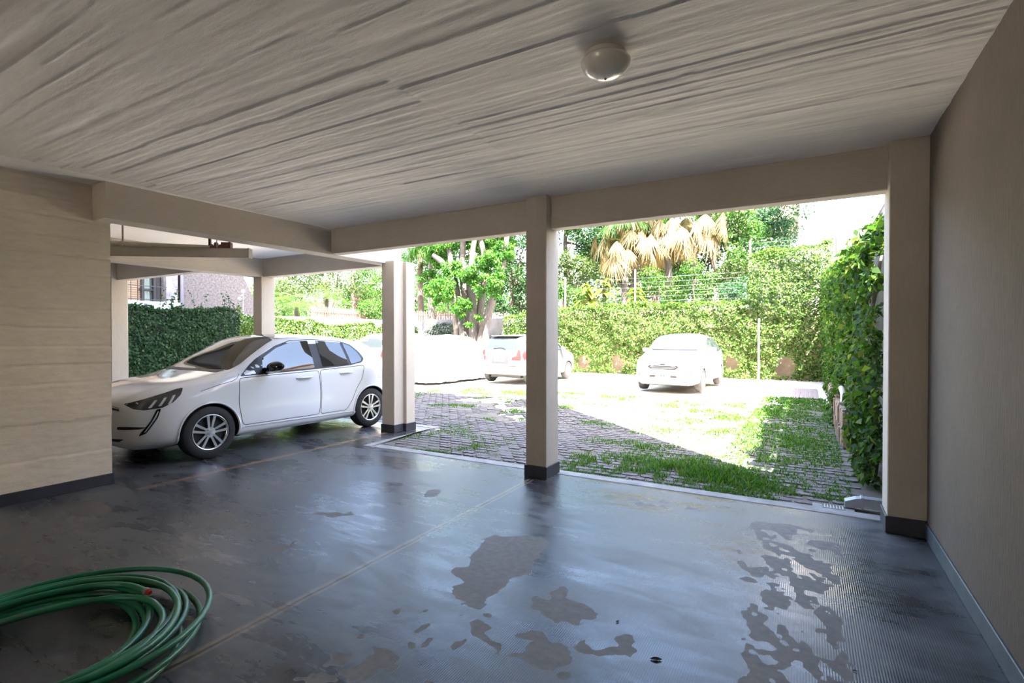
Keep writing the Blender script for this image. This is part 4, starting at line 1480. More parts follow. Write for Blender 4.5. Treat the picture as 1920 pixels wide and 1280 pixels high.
for k, (x0, x1, mm) in enumerate([(-.33, -.20, 'white_plastic'), (-.14, .0, 'steel'), (.08, .2, 'white_plastic')]):
    mb = MB(); mb.prism([(x0 - .18, 6.0), (x1 - .18, 6.0), (x1 + .1, 13), (x0 + .1, 13)], 33.7, 33.85, axis='y'); mb.build('post', M[mm], t)
mb = MB(); mb.prism([(-6.5, 12.5), (.5, 12.5), (.5, 12.7), (-6.5, 12.7)], 33.2, 39.5, axis='y'); mb.build('roof', M['gwall'], t)

# gabled house to the right of the yard: what the car windows mirror
tile = simple('orange_roof_tile', (.48, .20, .09), .8, mott=.25, mscale=6)
t = thing('gabled_house', 'white gabled house with an orange tiled roof right of the yard', 'house', (9, 15, 0)); t['_world'] = True
mb = MB(); mb.prism([(9.5, -.1), (20, -.1), (20, 5.6), (14.7, 8.4), (9.5, 5.6)], 5.2, 13, axis='x'); mb.build('wall', M['white_wall'], t)
for (p, q) in [((9.0, 5.35), (14.7, 8.45)), ((20.5, 5.35), (14.7, 8.45))]:
    mb = MB(); mb.prism([p, q, (q[0], q[1] + .25), (p[0], p[1] + .25)], 4.9, 13.4, axis='x'); mb.build('roof_slope', tile, t)

# ---- security light on a post above the shaded hedge
c = spot(456, 575, X=-17.15)
lampwhite = simple('security_lamp_white', (.45, .45, .47), .4)
t = thing('security_light', 'white security light on a thin post above the shaded hedge', 'light', (c.x, c.y, 2.2)); t['_world'] = True
mb = MB(); mb.tube([(c.x, c.y, -.05), (c.x, c.y, c.z + .6)], .014, 8); mb.build('post', lampwhite, t)
mb = MB(); mb.box((c.x - .04, c.y - .06, c.z + .50), (c.x + .06, c.y + .04, c.z + .61), bev=.012); mb.build('junction_box', lampwhite, t)
mb = MB(); mb.lathe([(.02, .0), (.055, .01), (.07, .07), (.06, .10), (.02, .11)], 16, M=Matrix.Translation((c.x + .02, c.y - .17, c.z + .22)) @ Matrix.Rotation(-.5, 4, 'X'))
mb.build('lamp_head', lampwhite, t, smooth=40)
mb = MB(); mb.tube([(c.x, c.y, c.z + .42), (c.x + .02, c.y - .12, c.z + .36)], .018, 6); mb.build('bracket', M['steel'], t)

# ================================================================== grass
def grass(label, zones):
    Vs, Fs, off = [], [], 0
    for (n, x0, x1, y0, y1, hfun, seed, thr) in zones:
        rg = np.random.default_rng(seed)
        x = rg.uniform(x0, x1, n); y = y0 + (y1 - y0) * rg.uniform(0, 1, n) ** 1.5
        d = fbm(x * 1.6, y * 1.6, seed, 4)
        fine = fbm(x * 9, y * 9, seed + 1, 2)
        far_ = np.clip((y - 7.9 + .9 * np.clip(-x - 2.2, -2.0, 2.2)) / 2.0, 0, 1) * (x < -.55) * .13
        k = (d * .5 + fine * .5 > thr + far_) & ~((y < 6.7) & (x < -5.2 + .12 * (y - 5))) & (x < .38)
        k &= ~((x < -4.9) & (y < 5.3))
        x, y, d = x[k], y[k], d[k]
        n = len(x)
        h = hfun(x, y, d) * rg.uniform(.5, 1.3, n)
        a = rg.uniform(0, 2 * PI, n); l = h * rg.uniform(.2, .9, n)
        w = (.0045 + .0011 * (y - 4)) * rg.uniform(.7, 1.3, n)
        ca, sa = np.cos(a), np.sin(a)
        B = np.stack([x, y, np.full(n, -.045)], 1)
        S_ = np.stack([-sa * w, ca * w, np.zeros(n)], 1)
        Mid = B + np.stack([ca * l * .35, sa * l * .35, h * .6], 1)
        Tip = B + np.stack([ca * l, sa * l, h], 1)
        Vs.append(np.stack([B - S_, B + S_, Mid + S_ * .8, Mid - S_ * .8, Tip], 1).reshape(-1, 3))
        o = np.arange(n)[:, None] * 5 + off
        Fs.append(np.concatenate([o + np.array([[0, 1, 2]]), o + np.array([[0, 2, 3]]), o + np.array([[3, 2, 4]])]))
        off += 5 * n
    ob = np_mesh('grass', np.concatenate(Vs), np.concatenate(Fs), LM['grass'])
    return tag(ob, label, 'grass', kind='stuff')


def gh(x, y, d):
    tall = np.exp(-((x + .95) / .55) ** 2 - ((y - 5.9) / .55) ** 2)
    tall += .5 * np.exp(-((x + 2.0) / .9) ** 2 - ((y - 5.7) / .5) ** 2)
    return .028 + .05 * np.clip(d - .45, 0, 1) * 2 + .085 * tall


grass('green grass growing between the grey pavers of the yard',
      [(170000, -9.5, .5, 5.13, 12.5, gh, 81, .44), (26000, -.9, .4, 5.4, 14.0, lambda x, y, d: .035 + .04 * d, 83, .44)])

# ================================================================== cars
# car space: x runs from the nose (0) to the tail, y = half width, z up
HATCH = [  # x, (wb,zb), sill, mid, belt / bonnet edge, upper, rail, crown z
    (0.00, (.30, .32), (.40, .38), (.44, .52), (.42, .64), (.34, .69), (.22, .71), .72),
    (0.06, (.50, .23), (.60, .32), (.635, .50), (.60, .68), (.49, .735), (.33, .76), .77),
    (0.20, (.62, .20), (.735, .30), (.765, .52), (.735, .735), (.61, .80), (.43, .83), .845),
    (0.45, (.68, .19), (.825, .29), (.845, .55), (.81, .795), (.69, .875), (.49, .905), .92),
    (0.83, (.70, .19), (.855, .28), (.872, .60), (.835, .865), (.735, .94), (.53, .97), .985),
    (1.10, (.70, .19), (.855, .27), (.868, .60), (.842, .925), (.765, .995), (.66, 1.03), 1.045),
    (1.46, (.70, .19), (.852, .265), (.868, .60), (.845, .94), (.765, 1.12), (.645, 1.225), 1.27),
    (1.86, (.70, .19), (.850, .265), (.868, .60), (.846, .950), (.730, 1.25), (.595, 1.415), 1.465),
    (2.30, (.70, .19), (.850, .265), (.868, .60), (.846, .960), (.720, 1.275), (.580, 1.445), 1.495),
    (2.90, (.70, .19), (.852, .27), (.870, .61), (.846, .98), (.715, 1.265), (.570, 1.42), 1.47),
    (3.40, (.70, .20), (.860, .28), (.875, .63), (.845, 1.0), (.700, 1.225), (.550, 1.36), 1.41),
    (3.66, (.66, .23), (.835, .30), (.862, .64), (.825, .99), (.672, 1.17), (.525, 1.275), 1.32),
    (3.88, (.60, .27), (.770, .34), (.805, .64), (.765, .93), (.620, 1.05), (.470, 1.10), 1.12),
    (4.02, (.50, .32), (.660, .40), (.700, .60), (.665, .78), (.540, .86), (.400, .885), .895),
    (4.055, (.40, .40), (.55, .45), (.60, .58), (.56, .70), (.45, .76), (.32, .78), .785),
]
MPV = [
    (0.00, (.30, .32), (.40, .38), (.44, .52), (.42, .66), (.34, .71), (.22, .73), .74),
    (0.07, (.50, .22), (.60, .32), (.64, .52), (.60, .72), (.49, .78), (.33, .80), .81),
    (0.25, (.62, .19), (.75, .30), (.78, .55), (.745, .80), (.62, .88), (.45, .91), .93),
    (0.70, (.68, .18), (.82, .28), (.835, .60), (.80, .90), (.70, .99), (.55, 1.02), 1.04),
    (1.00, (.68, .18), (.825, .27), (.838, .60), (.81, .96), (.74, 1.06), (.63, 1.10), 1.12),
    (1.45, (.68, .18), (.825, .265), (.838, .60), (.812, .97), (.735, 1.20), (.635, 1.34), 1.38),
    (1.85, (.68, .18), (.825, .265), (.838, .60), (.812, .98), (.715, 1.28), (.605, 1.46), 1.51),
    (2.50, (.68, .18), (.825, .27), (.838, .62), (.812, 1.0), (.712, 1.29), (.600, 1.47), 1.525),
    (3.20, (.68, .20), (.825, .28), (.838, .64), (.812, 1.02), (.705, 1.28), (.590, 1.44), 1.49),
    (3.55, (.66, .24), (.815, .32), (.828, .65), (.795, 1.02), (.680, 1.23), (.565, 1.37), 1.415),
    (3.70, (.62, .27), (.795, .34), (.810, .65), (.765, .98), (.655, 1.08), (.530, 1.13), 1.15),
    (3.79, (.58, .30), (.765, .36), (.785, .58), (.715, .80), (.610, .88), (.480, .905), .915),
    (3.83, (.50, .35), (.68, .40), (.71, .52), (.64, .64), (.52, .68), (.38, .70), .705),
]


def mono(xs, ys, q):
    """monotone cubic interpolation"""
    xs = np.asarray(xs, float); ys = np.asarray(ys, float)
    h = np.diff(xs); dl = np.diff(ys) / h
    m = np.zeros(len(xs))
    m[0], m[-1] = dl[0], dl[-1]
    for i in range(1, len(xs) - 1):
        if dl[i - 1] * dl[i] > 0:
            w1 = 2 * h[i] + h[i - 1]; w2 = h[i] + 2 * h[i - 1]
            m[i] = (w1 + w2) / (w1 / dl[i - 1] + w2 / dl[i])
    i = np.clip(np.searchsorted(xs, q) - 1, 0, len(h) - 1)
    t = (q - xs[i]) / h[i]
    a = ys[i]; b = ys[i + 1]
    return (2 * t**3 - 3 * t**2 + 1) * a + (t**3 - 2 * t**2 + t) * h[i] * m[i] + (-2 * t**3 + 3 * t**2) * b + (t**3 - t**2) * h[i] * m[i + 1]


def body_rings(st, sx=1.0, sy=1.0, sz=1.0, step=.045):
    xs = [s[0] for s in st]
    qx = np.unique(np.concatenate([np.arange(xs[0], xs[-1], step), xs]))
    pts = []
    for s in st:
        pts.append([(0, s[1][1]), s[1], s[2], s[3], s[4], s[5], s[6], (0, s[7])])
    pts = np.array(pts, float)
    C = np.zeros((len(qx), 8, 2))
    for k in range(8):
        for c in range(2):
            C[:, k, c] = mono(xs, pts[:, k, c], qx)
    # cross-section spline
    sub = 5
    rings = []
    for i in range(len(qx)):
        P = C[i]
        ring = []
        for k in range(7):
            p1, p2 = P[k], P[k + 1]
            p0 = P[k - 1] if k > 0 else p1 * 2 - p2
            p3 = P[k + 2] if k < 6 else np.array([-P[6][0], P[6][1]])
            if k == 0:
                p3 = p2 * 2 - p1
            if k == 1:
                p0 = p1 * 2 - p2
            for j in range(sub):
                t = j / sub
                a = .5 * (2 * p1 + (p2 - p0) * t + (2 * p0 - 5 * p1 + 4 * p2 - p3) * t**2 + (3 * p1 - p0 - 3 * p2 + p3) * t**3)
                if k == 0:
                    a = p1 + (p2 - p1) * t
                ring.append(a)
        ring.append(P[7])
        rings.append(ring)
    R_ = np.array(rings)
    n, m, _ = R_.shape
    full = np.concatenate([R_, (R_ * np.array([-1, 1]))[:, -2:0:-1]], 1)
    V = np.zeros((n, full.shape[1], 3))
    V[:, :, 0] = (qx * sx)[:, None]; V[:, :, 1] = full[:, :, 0] * sy; V[:, :, 2] = full[:, :, 1] * sz
    return V


def rounded(poly, r=.04, k=4):
    out = []
    n = len(poly)
    for i in range(n):
        p0, p1, p2 = Vector(poly[i - 1]), Vector(poly[i]), Vector(poly[(i + 1) % n])
        a = p0 - p1; b = p2 - p1
        q = min(r, a.length * .45, b.length * .45)
        A = p1 + a.normalized() * q; B = p1 + b.normalized() * q
        for j in range(k + 1):
            t = j / k
            out.append(tuple(A * (1 - t)**2 + p1 * 2 * t * (1 - t) + B * t**2))
    return out


class Car:
    def __init__(self, label, st, loc, rz, paint, sx=1, sy=1, sz=1, axles=(.83, 3.37), wr=.315, arch=.345, track=.76, group='parked cars', zoff=0.0):
        self.root = thing('car', label, 'car', loc, rz, group)
        self.paint = paint
        V = body_rings(st, sx, sy, sz)
        self.len = V[:, 0, 0].max()
        n, m, _ = V.shape
        bm = bmesh.new()
        vs = [[bm.verts.new(V[i, j]) for j in range(m)] for i in range(n)]
        for i in range(n - 1):
            for j in range(m):
                f = bm.faces.new([vs[i][j], vs[i + 1][j], vs[i + 1][(j + 1) % m], vs[i][(j + 1) % m]])
        bm.faces.new(vs[0]); bm.faces.new(vs[-1][::-1])
        bmesh.ops.recalc_face_normals(bm, faces=bm.faces[:])
        self.bvh = BVHTree.FromBMesh(bm)
        me = bpy.data.meshes.new('body'); bm.to_mesh(me); bm.free()
        body = link_mesh('body', me, [paint, M['black']], self.root)
        # wheel arches cut out of the shell
        cb = MB()
        for ax in axles:
            for s in (-1, 1):
                Mx = Matrix.Translation((ax, s * .80, wr)) @ Matrix.Rotation(PI / 2, 4, 'X')
                cb.lathe([(arch, -.26), (arch, .26)], 40, M=Mx, mi=1)
        co_ = cb.build('cutter', [paint, M['black']], self.root)
        bpy.context.view_layer.update()
        md = body.modifiers.new('cut', 'BOOLEAN'); md.operation = 'DIFFERENCE'; md.object = co_; md.solver = 'EXACT'
        dg = bpy.context.evaluated_depsgraph_get()
        nm = bpy.data.meshes.new_from_object(body.evaluated_get(dg))
        body.modifiers.clear(); old = body.data; body.data = nm; bpy.data.meshes.remove(old)
        nm.name = 'body'
        bpy.data.objects.remove(co_)
        for p in nm.polygons: p.use_smooth = True
        nm.set_sharp_from_angle(angle=R(38))
        self.body = body
        self.axles, self.wr, self.track, self.arch = axles, wr, track, arch

    def hit(self, a, b, proj):
        if proj in ('L', 'R'):
            s = 1 if proj == 'L' else -1
            o, d = Vector((a, s * 3, b)), Vector((0, -s, 0))
        elif proj == 'F':
            o, d = Vector((-3, a, b)), Vector((1, 0, 0))
        elif proj == 'B':
            o, d = Vector((9, a, b)), Vector((-1, 0, 0))
        else:
            o, d = Vector((a, b, 5)), Vector((0, 0, -1))
        loc, nrm, _, _ = self.bvh.ray_cast(o, d)
        if loc is None:
            loc, nrm, _, _ = self.bvh.find_nearest(o + d * 2.2)
            if nrm.dot(d) > 0: nrm = -nrm
        if nrm.dot(d) > 0: nrm = -nrm
        return loc, nrm

    def patch(self, name, poly, proj, mat, off=.004, cell=.06, parent=None, depth=.012, mb=None, smooth=True):
        """a panel that follows the shell: poly is drawn in side (x,z), front/back (y,z) or top (x,y) view"""
        b = bmesh.new()
        f = b.faces.new([b.verts.new((p[0], p[1], 0)) for p in poly])
        lo = [min(p[i] for p in poly) for i in (0, 1)]; hi = [max(p[i] for p in poly) for i in (0, 1)]
        for ax in (0, 1):
            k = max(1, int((hi[ax] - lo[ax]) / cell))
            for q in range(1, k):
                co_ = [0, 0, 0]; co_[ax] = lo[ax] + (hi[ax] - lo[ax]) * q / k
                no = [0, 0, 0]; no[ax] = 1
                bmesh.ops.bisect_plane(b, geom=b.verts[:] + b.edges[:] + b.faces[:], plane_co=co_, plane_no=no)
        bmesh.ops.triangulate(b, faces=[f for f in b.faces if len(f.verts) > 4])
        own = mb is None
        mb = mb or MB()
        mp, bk = {}, {}
        for v in b.verts:
            loc, nr = self.hit(v.co.x, v.co.y, proj)
            mp[v] = mb.bm.verts.new(loc + nr * off)
        for f in b.faces:
            g = mb.bm.faces.new([mp[v] for v in f.verts]); g.smooth = True
        for e in b.edges:
            if len(e.link_faces) == 1:
                for v in e.verts:
                    if v not in bk:
                        loc, nr = self.hit(v.co.x, v.co.y, proj)
                        bk[v] = mb.bm.verts.new(loc + nr * (off - depth))
                v0, v1 = e.verts
                mb.bm.faces.new([mp[v0], mp[v1], bk[v1], bk[v0]])
        b.free()
        if own:
            bmesh.ops.recalc_face_normals(mb.bm, faces=mb.bm.faces[:])
            me = bpy.data.meshes.new(name); mb.bm.to_mesh(me); mb.bm.free()
            # outward normals
            o = link_mesh(name, me, mat, parent or self.root)
            for p in me.polygons: p.use_smooth = True
            me.set_sharp_from_angle(angle=R(40))
            return o

    def line(self, name, pts, proj, mat, r=.004, off=.0, parent=None, closed=False):
        P = []
        pts = list(pts) + ([pts[0]] if closed else [])
        for i in range(len(pts) - 1):
            a, b_ = pts[i], pts[i + 1]
            k = max(2, int(math.hypot(b_[0] - a[0], b_[1] - a[1]) / .05))
            for j in range(k):
                t = j / k
                loc, nr = self.hit(a[0] + (b_[0] - a[0]) * t, a[1] + (b_[1] - a[1]) * t, proj)
                P.append(loc + nr * off)
        loc, nr = self.hit(pts[-1][0], pts[-1][1], proj); P.append(loc + nr * off)
        mb = MB(); mb.tube(P, r, 6)
        return mb.build(name, mat, parent or self.root, smooth=60)

    def wheels(self, style='double', tread=True, sides=(-1, 1), rim_mat='alloy', rim=.215):
        for ax in self.axles:
            for s in sides:
                wr = self.wr
                Mx = Matrix.Translation((ax, s * self.track, wr)) @ Matrix.Rotation(-s * PI / 2, 4, 'X')
                w = .095
                mb = MB()
                mb.lathe([(rim - .01, -w), (rim + .01, -w - .004), (wr - .045, -w - .008), (wr - .012, -w + .008), (wr, -w + .035), (wr, w - .035), (wr - .012, w - .008), (wr - .045, w + .008), (rim + .012, w + .004), (rim - .004, w - .012), (rim - .01, w - .05)], 56, M=Mx, close=False)
                ty = mb.build('tyre', M['rubber'], self.root, smooth=35)
                mb = MB()
                mb.lathe([(rim - .004, w - .006), (rim + .004, w - .002), (rim - .010, w + .002), (rim - .020, w - .012), (rim - .03, w - .03)], 48, M=Mx, close=True)
                if style == 'double':
                    for k in range(5):
                        an = 2 * PI * k / 5 + .25
                        for q in (-1, 1):
                            a0 = an + q * .10; a1 = an + q * .20
                            p0 = Vector((.045 * math.cos(a0 + q * .25), .045 * math.sin(a0 + q * .25), w - .012)); p1 = Vector(((rim - .012) * math.cos(a1), (rim - .012) * math.sin(a1), w - .004))
                            d = (p1 - p0); sd = Vector((-d.y, d.x, 0)).normalized()
                            wd0, wd1 = .012, .016
                            vv = []
                            for (p, ww) in ((p0, wd0), (p1, wd1)):
                                for (e, dz) in ((-1, 0), (1, 0), (1, -.022), (-1, -.022)):
                                    vv.append(mb.bm.verts.new(Mx @ (p + sd * ww * e + Vector((0, 0, dz)))))
                            for fi in [(0, 1, 2, 3), (4, 7, 6, 5), (0, 4, 5, 1), (1, 5, 6, 2), (2, 6, 7, 3), (3, 7, 4, 0)]:
                                mb.bm.faces.new([vv[i] for i in fi])
                else:
                    for k in range(10):
                        an = 2 * PI * k / 10
                        p0 = Vector((.03 * math.cos(an), .03 * math.sin(an), w - .006)); p1 = Vector(((rim - .012) * math.cos(an), (rim - .012) * math.sin(an), w - .006))
                        sd = Vector((-math.sin(an), math.cos(an), 0))
                        vv = []
                        for (p, ww) in ((p0, .018), (p1, .026)):
                            for (e, dz) in ((-1, 0), (1, 0), (1, -.02), (-1, -.02)):
                                vv.append(mb.bm.verts.new(Mx @ (p + sd * ww * e + Vector((0, 0, dz)))))
                        for fi in [(0, 1, 2, 3), (4, 7, 6, 5), (0, 4, 5, 1), (1, 5, 6, 2), (2, 6, 7, 3), (3, 7, 4, 0)]:
                            mb.bm.faces.new([vv[i] for i in fi])
                mb.build('rim', M[rim_mat], ty)
                mb = MB(); mb.lathe([(.02, w - .075), (rim - .012, w - .075), (rim - .012, w - .04), (rim - .014, w - .038), (rim - .03, w - .05), (.1, w - .06), (.02, w - .06)], 40, M=Mx)
                mb.build('wheel_backing', M['darkalloy'], ty)
                mb = MB(); mb.lathe([(.01, w - .03), (.062, w - .03), (.062, w - .012), (.034, w - .008), (.030, w), (.004, w + .003)], 28, M=Mx)
                for k in range(4):
                    an = PI / 4 + k * PI / 2
                    mb.lathe([(.003, w - .012), (.010, w - .012), (.010, w - .004), (.003, w - .003)], 8, M=Mx @ Matrix.Translation((.047 * math.cos(an), .047 * math.sin(an), 0)))
                mb.build('hub_cap', M[rim_mat], ty, smooth=40)

    def arch_trim(self, mat, r=.012, extra=.0):
        for ax in self.axles:
            for proj in ('L', 'R'):
                pts = []
                for k in range(25):
                    an = R(-12) + (PI + R(24)) * k / 24
                    pts.append((ax + (self.arch + extra) * math.cos(an), max(.2, self.wr + (self.arch + extra) * math.sin(an))))
                self.line('arch_lip', pts, proj, mat, r, -.004)


GLASS = simple('tinted_car_glass', (.010, .012, .014), .015, ior=1.95)
GLASS_W = simple('windscreen_glass', (.018, .020, .018), .03, ior=1.38)
GLASS2 = simple('clear_car_glass', (.035, .045, .05), .03, ior=1.55)
PAINT_W = simple('pearl_white_paint', (.74, .745, .76), .22, coat=1.0)
PAINT_W2 = simple('white_paint', (.56, .56, .555), .25, coat=.8)
PAINT_S = simple('silver_paint', (.125, .125, .135), .3, metal=.3, coat=.8)
SEAM = M['black']
LAMP_DARK = simple('smoked_headlamp', (.035, .036, .038), .06, coat=1.0)
LAMP_CLEAR = simple('clear_lamp', (.55, .57, .60), .06, coat=1.0)
LAMP_RED = simple('red_tail_lamp', (.62, .02, .02), .12, coat=1.0)
PLATE = simple('number_plate', (.80, .80, .78), .4)
M['dark_trim'] = simple('grey_trim', (.22, .22, .23), .4)
M['plate_dark'] = simple('plate_black', (.02, .02, .022), .4)

# ---------------------------------------------------------------- the white hatchback in the garage (nose towards the beige wall)
# tyres touch the floor at (-6.18, 3.46) and (-6.13, 6.01)
rz0 = R(90) - math.atan2(.053, 2.55)
trk = .765
cxy = Vector((-6.155 - .875, 2.70, 0))
c = Car('white hatchback with dark windows and alloy wheels parked under the garage roof', HATCH, (cxy.x, cxy.y, 0), rz0, PAINT_W)
c.wheels('double')
for proj in ('L', 'R'):
    # window surround and panes
    dlo = [(1.20, .955), (2.32, .985), (2.95, 1.01), (3.20, 1.045), (3.27, 1.10), (3.22, 1.22), (3.10, 1.325), (2.90, 1.385), (2.40, 1.415), (2.02, 1.40), (1.76, 1.325), (1.46, 1.165)]
    c.patch('window_surround', rounded(dlo, .03), proj, M['black'], .003, .07)
    c.patch('door_window', rounded([(1.50, .985), (2.31, 1.005), (2.31, 1.392), (2.04, 1.378), (1.78, 1.298), (1.55, 1.165)], .02), proj, GLASS, .007, .07)
    c.patch('door_window', rounded([(2.45, 1.01), (2.93, 1.028), (2.89, 1.36), (2.45, 1.393)], .02), proj, GLASS, .007, .07)
    c.patch('quarter_window', rounded([(2.98, 1.03), (3.18, 1.062), (3.215, 1.10), (3.175, 1.21), (3.08, 1.305), (2.945, 1.35)], .02), proj, GLASS, .007, .06)
    # doors stand a hair proud of a dark gap
    fd = rounded([(1.22, .345), (2.37, .335), (2.39, .60), (2.375, .965), (1.19, .935), (1.17, .62)], .05)
    rd = rounded([(2.39, .335), (2.86, .335), (2.97, .47), (3.07, .66), (3.18, .80), (3.24, 1.0), (2.395, .967), (2.41, .60)], .05)
    for dr in (fd, rd):
        c.line('door_gap', dr, proj, SEAM, .0045, -.0012, closed=True)
    for (hx, hz) in ((2.13, .875), (2.87, .90)):
        p = c.patch('door_handle_cup', rounded([(hx - .12, hz - .035), (hx + .09, hz - .035), (hx + .09, hz + .03), (hx - .12, hz + .03)], .03), proj, PAINT_W, .002, .05)
        s = 1 if proj == 'L' else -1
        P = []
        for k in range(7):
            t = k / 6
            loc, nr = c.hit(hx - .13 + .25 * t, hz + .004, proj)
            P.append(loc + nr * (.006 + .026 * math.sin(PI * t) ** .6))
        mb = MB(); mb.tube(P, [.009, .014, .016, .016, .016, .014, .009], 10)
        mb.build('door_handle', PAINT_W, c.root, smooth=60)
    # sill and lower black edge
    c.patch('side_sill', rounded([(1.19, .215), (3.02, .215), (3.05, .30), (1.20, .325)], .03), proj, PAINT_W, .008, .08)
    c.line('sill_edge', [(1.2, .205), (3.02, .205)], proj, M['black'], .014, -.004)
    # fuel flap outline on one flank and rear light end
    if proj == 'R':
        c.line('fuel_flap_gap', rounded([(3.52, .78), (3.70, .78), (3.71, .96), (3.53, .97)], .03), proj, SEAM, .002, -.0006, closed=True)
    c.patch('tail_lamp', rounded([(3.78, .88), (3.95, .80), (3.98, .87), (3.86, .98), (3.78, .97)], .03), proj, M['gloss_black'], .006, .04)
    # headlamp sweeping back over the wing, with three light bars and the long fang below
    h = c.patch('headlamp', rounded([(.055, .715), (.10, .665), (.17, .648), (.33, .665), (.43, .715), (.51, .79), (.555, .865), (.49, .855), (.30, .80), (.13, .745)], .015), proj, LAMP_DARK, .004, .03)
    h['label'] = 'smoked headlamp with three light claws'
    for k in range(3):
        x = .205 + k * .085
        c.patch('light_bar', rounded([(x, .668 + k * .014), (x + .028, .670 + k * .014), (x + .088, .752 + k * .022), (x + .062, .748 + k * .022)], .008), proj, LAMP_CLEAR, .007, .03, parent=h)
    c.patch('daylight_fang', rounded([(.275, .65), (.315, .655), (.285, .56), (.19, .395), (.135, .365), (.148, .405), (.225, .53)], .012), proj, M['gloss_black'], .005, .03)
    c.patch('fang_light', rounded([(.285, .63), (.296, .63), (.27, .56), (.185, .41), (.172, .405), (.24, .53)], .003), proj, LAMP_CLEAR, .008, .03)
    c.line('bonnet_gap', [(.72, .812), (.95, .875), (1.10, .905), (1.16, .935), (1.20, .985)], proj, SEAM, .0035, -.001)
c.arch_trim(PAINT_W, .016, .012)
# front: grille, lower intake, bonnet edge, plate
g = c.patch('grille', rounded([(-.36, .60), (.36, .60), (.28, .36), (.20, .34), (-.20, .34), (-.28, .36)], .04), 'F', M['gloss_black'], .004, .05)
for k in range(8):
    z = .375 + k * .028
    w = .24 + k * .014
    c.line('grille_bar', [(-w, z), (0, z), (w, z)], 'F', M['chrome'], .0035, .006, parent=g)
c.patch('lower_intake', rounded([(-.50, .30), (.50, .30), (.58, .335), (.30, .325), (.22, .235), (-.22, .235), (-.30, .325), (-.58, .335)], .02), 'F', M['black'], .004, .05)
for proj in ('L', 'R'):
    c.patch('intake_blade', rounded([(.02, .44), (.14, .445), (.19, .462), (.06, .475), (.02, .47)], .006), proj, M['black'], .006, .03)
c.line('bonnet_gap', [(-.52, .672), (-.3, .705), (0, .712), (.3, .705), (.52, .672)], 'F', SEAM, .003, -.001)
c.patch('lamp_link', rounded([(-.52, .64), (-.3, .665), (.3, .665), (.52, .64), (.52, .66), (.3, .69), (-.3, .69), (-.52, .66)], .006), 'F', M['gloss_black'], .004, .05)
c.patch('number_plate', rounded([(-.2, .40), (.2, .40), (.2, .49), (-.2, .49)], .008), 'F', PLATE, .012, .06)
# windscreen, roof panel, rear screen
ws = [(1.13, -.70), (1.28, -.715), (1.51, -.655), (1.81, -.60), (1.85, -.45), (1.875, 0), (1.85, .45), (1.81, .60), (1.51, .655), (1.28, .715), (1.13, .70), (1.09, .4), (1.07, 0), (1.09, -.4)]
c.patch('windscreen', rounded(ws, .03), 'T', GLASS_W, .004, .08)
c.patch('roof_band', rounded([(1.865, -.56), (1.895, 0), (1.865, .56), (2.22, .56), (2.26, 0), (2.22, -.56)], .02), 'T', M['gloss_black'], .003, .08)
c.patch('scuttle', rounded([(1.02, -.62), (1.00, 0), (1.02, .62), (1.11, .66), (1.065, 0), (1.11, -.66)], .02), 'T', M['black'], .003, .07)
c.patch('rear_screen', rounded([(-.50, 1.06), (.50, 1.06), (.47, 1.24), (-.47, 1.24)], .04), 'B', GLASS, .004, .07)
mb = MB()
mb.prism([(3.36, -.50), (3.68, -.47), (3.73, 0), (3.68, .47), (3.36, .50)], 1.375, 1.40)
o = mb.build('spoiler', PAINT_W, c.root)
mb = MB(); a0, n0 = c.hit(3.25, 0, 'T'); mb.tube([a0, a0 + Vector((.10, 0, .10)), a0 + Vector((.16, 0, .17))], [.006, .004, .003], 6)
mb.build('aerial', M['black'], c.root)
for s in (-1, 1):
    mb = MB()
    sec = []
    for k in range(9):
        t = k / 8
        r1 = math.sin(PI * (t * .86 + .10))
        sec.append((s * (.87 + .25 * t), .085 * r1 ** .6, .072 * r1 ** .5))
    rings = []
    for (y, rx, rz_) in sec:
        rings.append([mb.bm.verts.new((1.58 + .03 * (abs(y) - .87) * 4 + rx * math.cos(a) * (1.0 if math.cos(a) < 0 else .75), y, 1.05 + .02 * (abs(y) - .87) * 4 + rz_ * math.sin(a))) for a in [2 * PI * q / 16 for q in range(16)]])
    for i in range(8):
        for q in range(16):
            f = mb.bm.faces.new([rings[i][q], rings[i + 1][q], rings[i + 1][(q + 1) % 16], rings[i][(q + 1) % 16]]); f.smooth = True
    mb.bm.faces.new(rings[0]); mb.bm.faces.new(rings[-1][::-1])
    mb.box((1.50, s * .80 - .02, .955), (1.68, s * .80 + .03, .995), bev=.01)
    mb.tube([(1.56, s * .82, .975), (1.58, s * .90, 1.01)], [.03, .025], 8)
    mir = mb.build('door_mirror', M['gloss_black'], c.root, smooth=50)
    mb = MB(); mb.tube([(1.52, s * .90, .995), (1.525, s * .99, .996), (1.545, s * 1.07, 1.005), (1.58, s * 1.115, 1.015)], [.008, .012, .012, .007], 8)
    mb.build('indicator_strip', M['chrome'], mir, smooth=60)
# under-body so that no light shows through the arches
mb = MB(); mb.box((.35, -.55, .17), (3.8, .55, .30)); mb.build('underbody', M['black'], c.root)

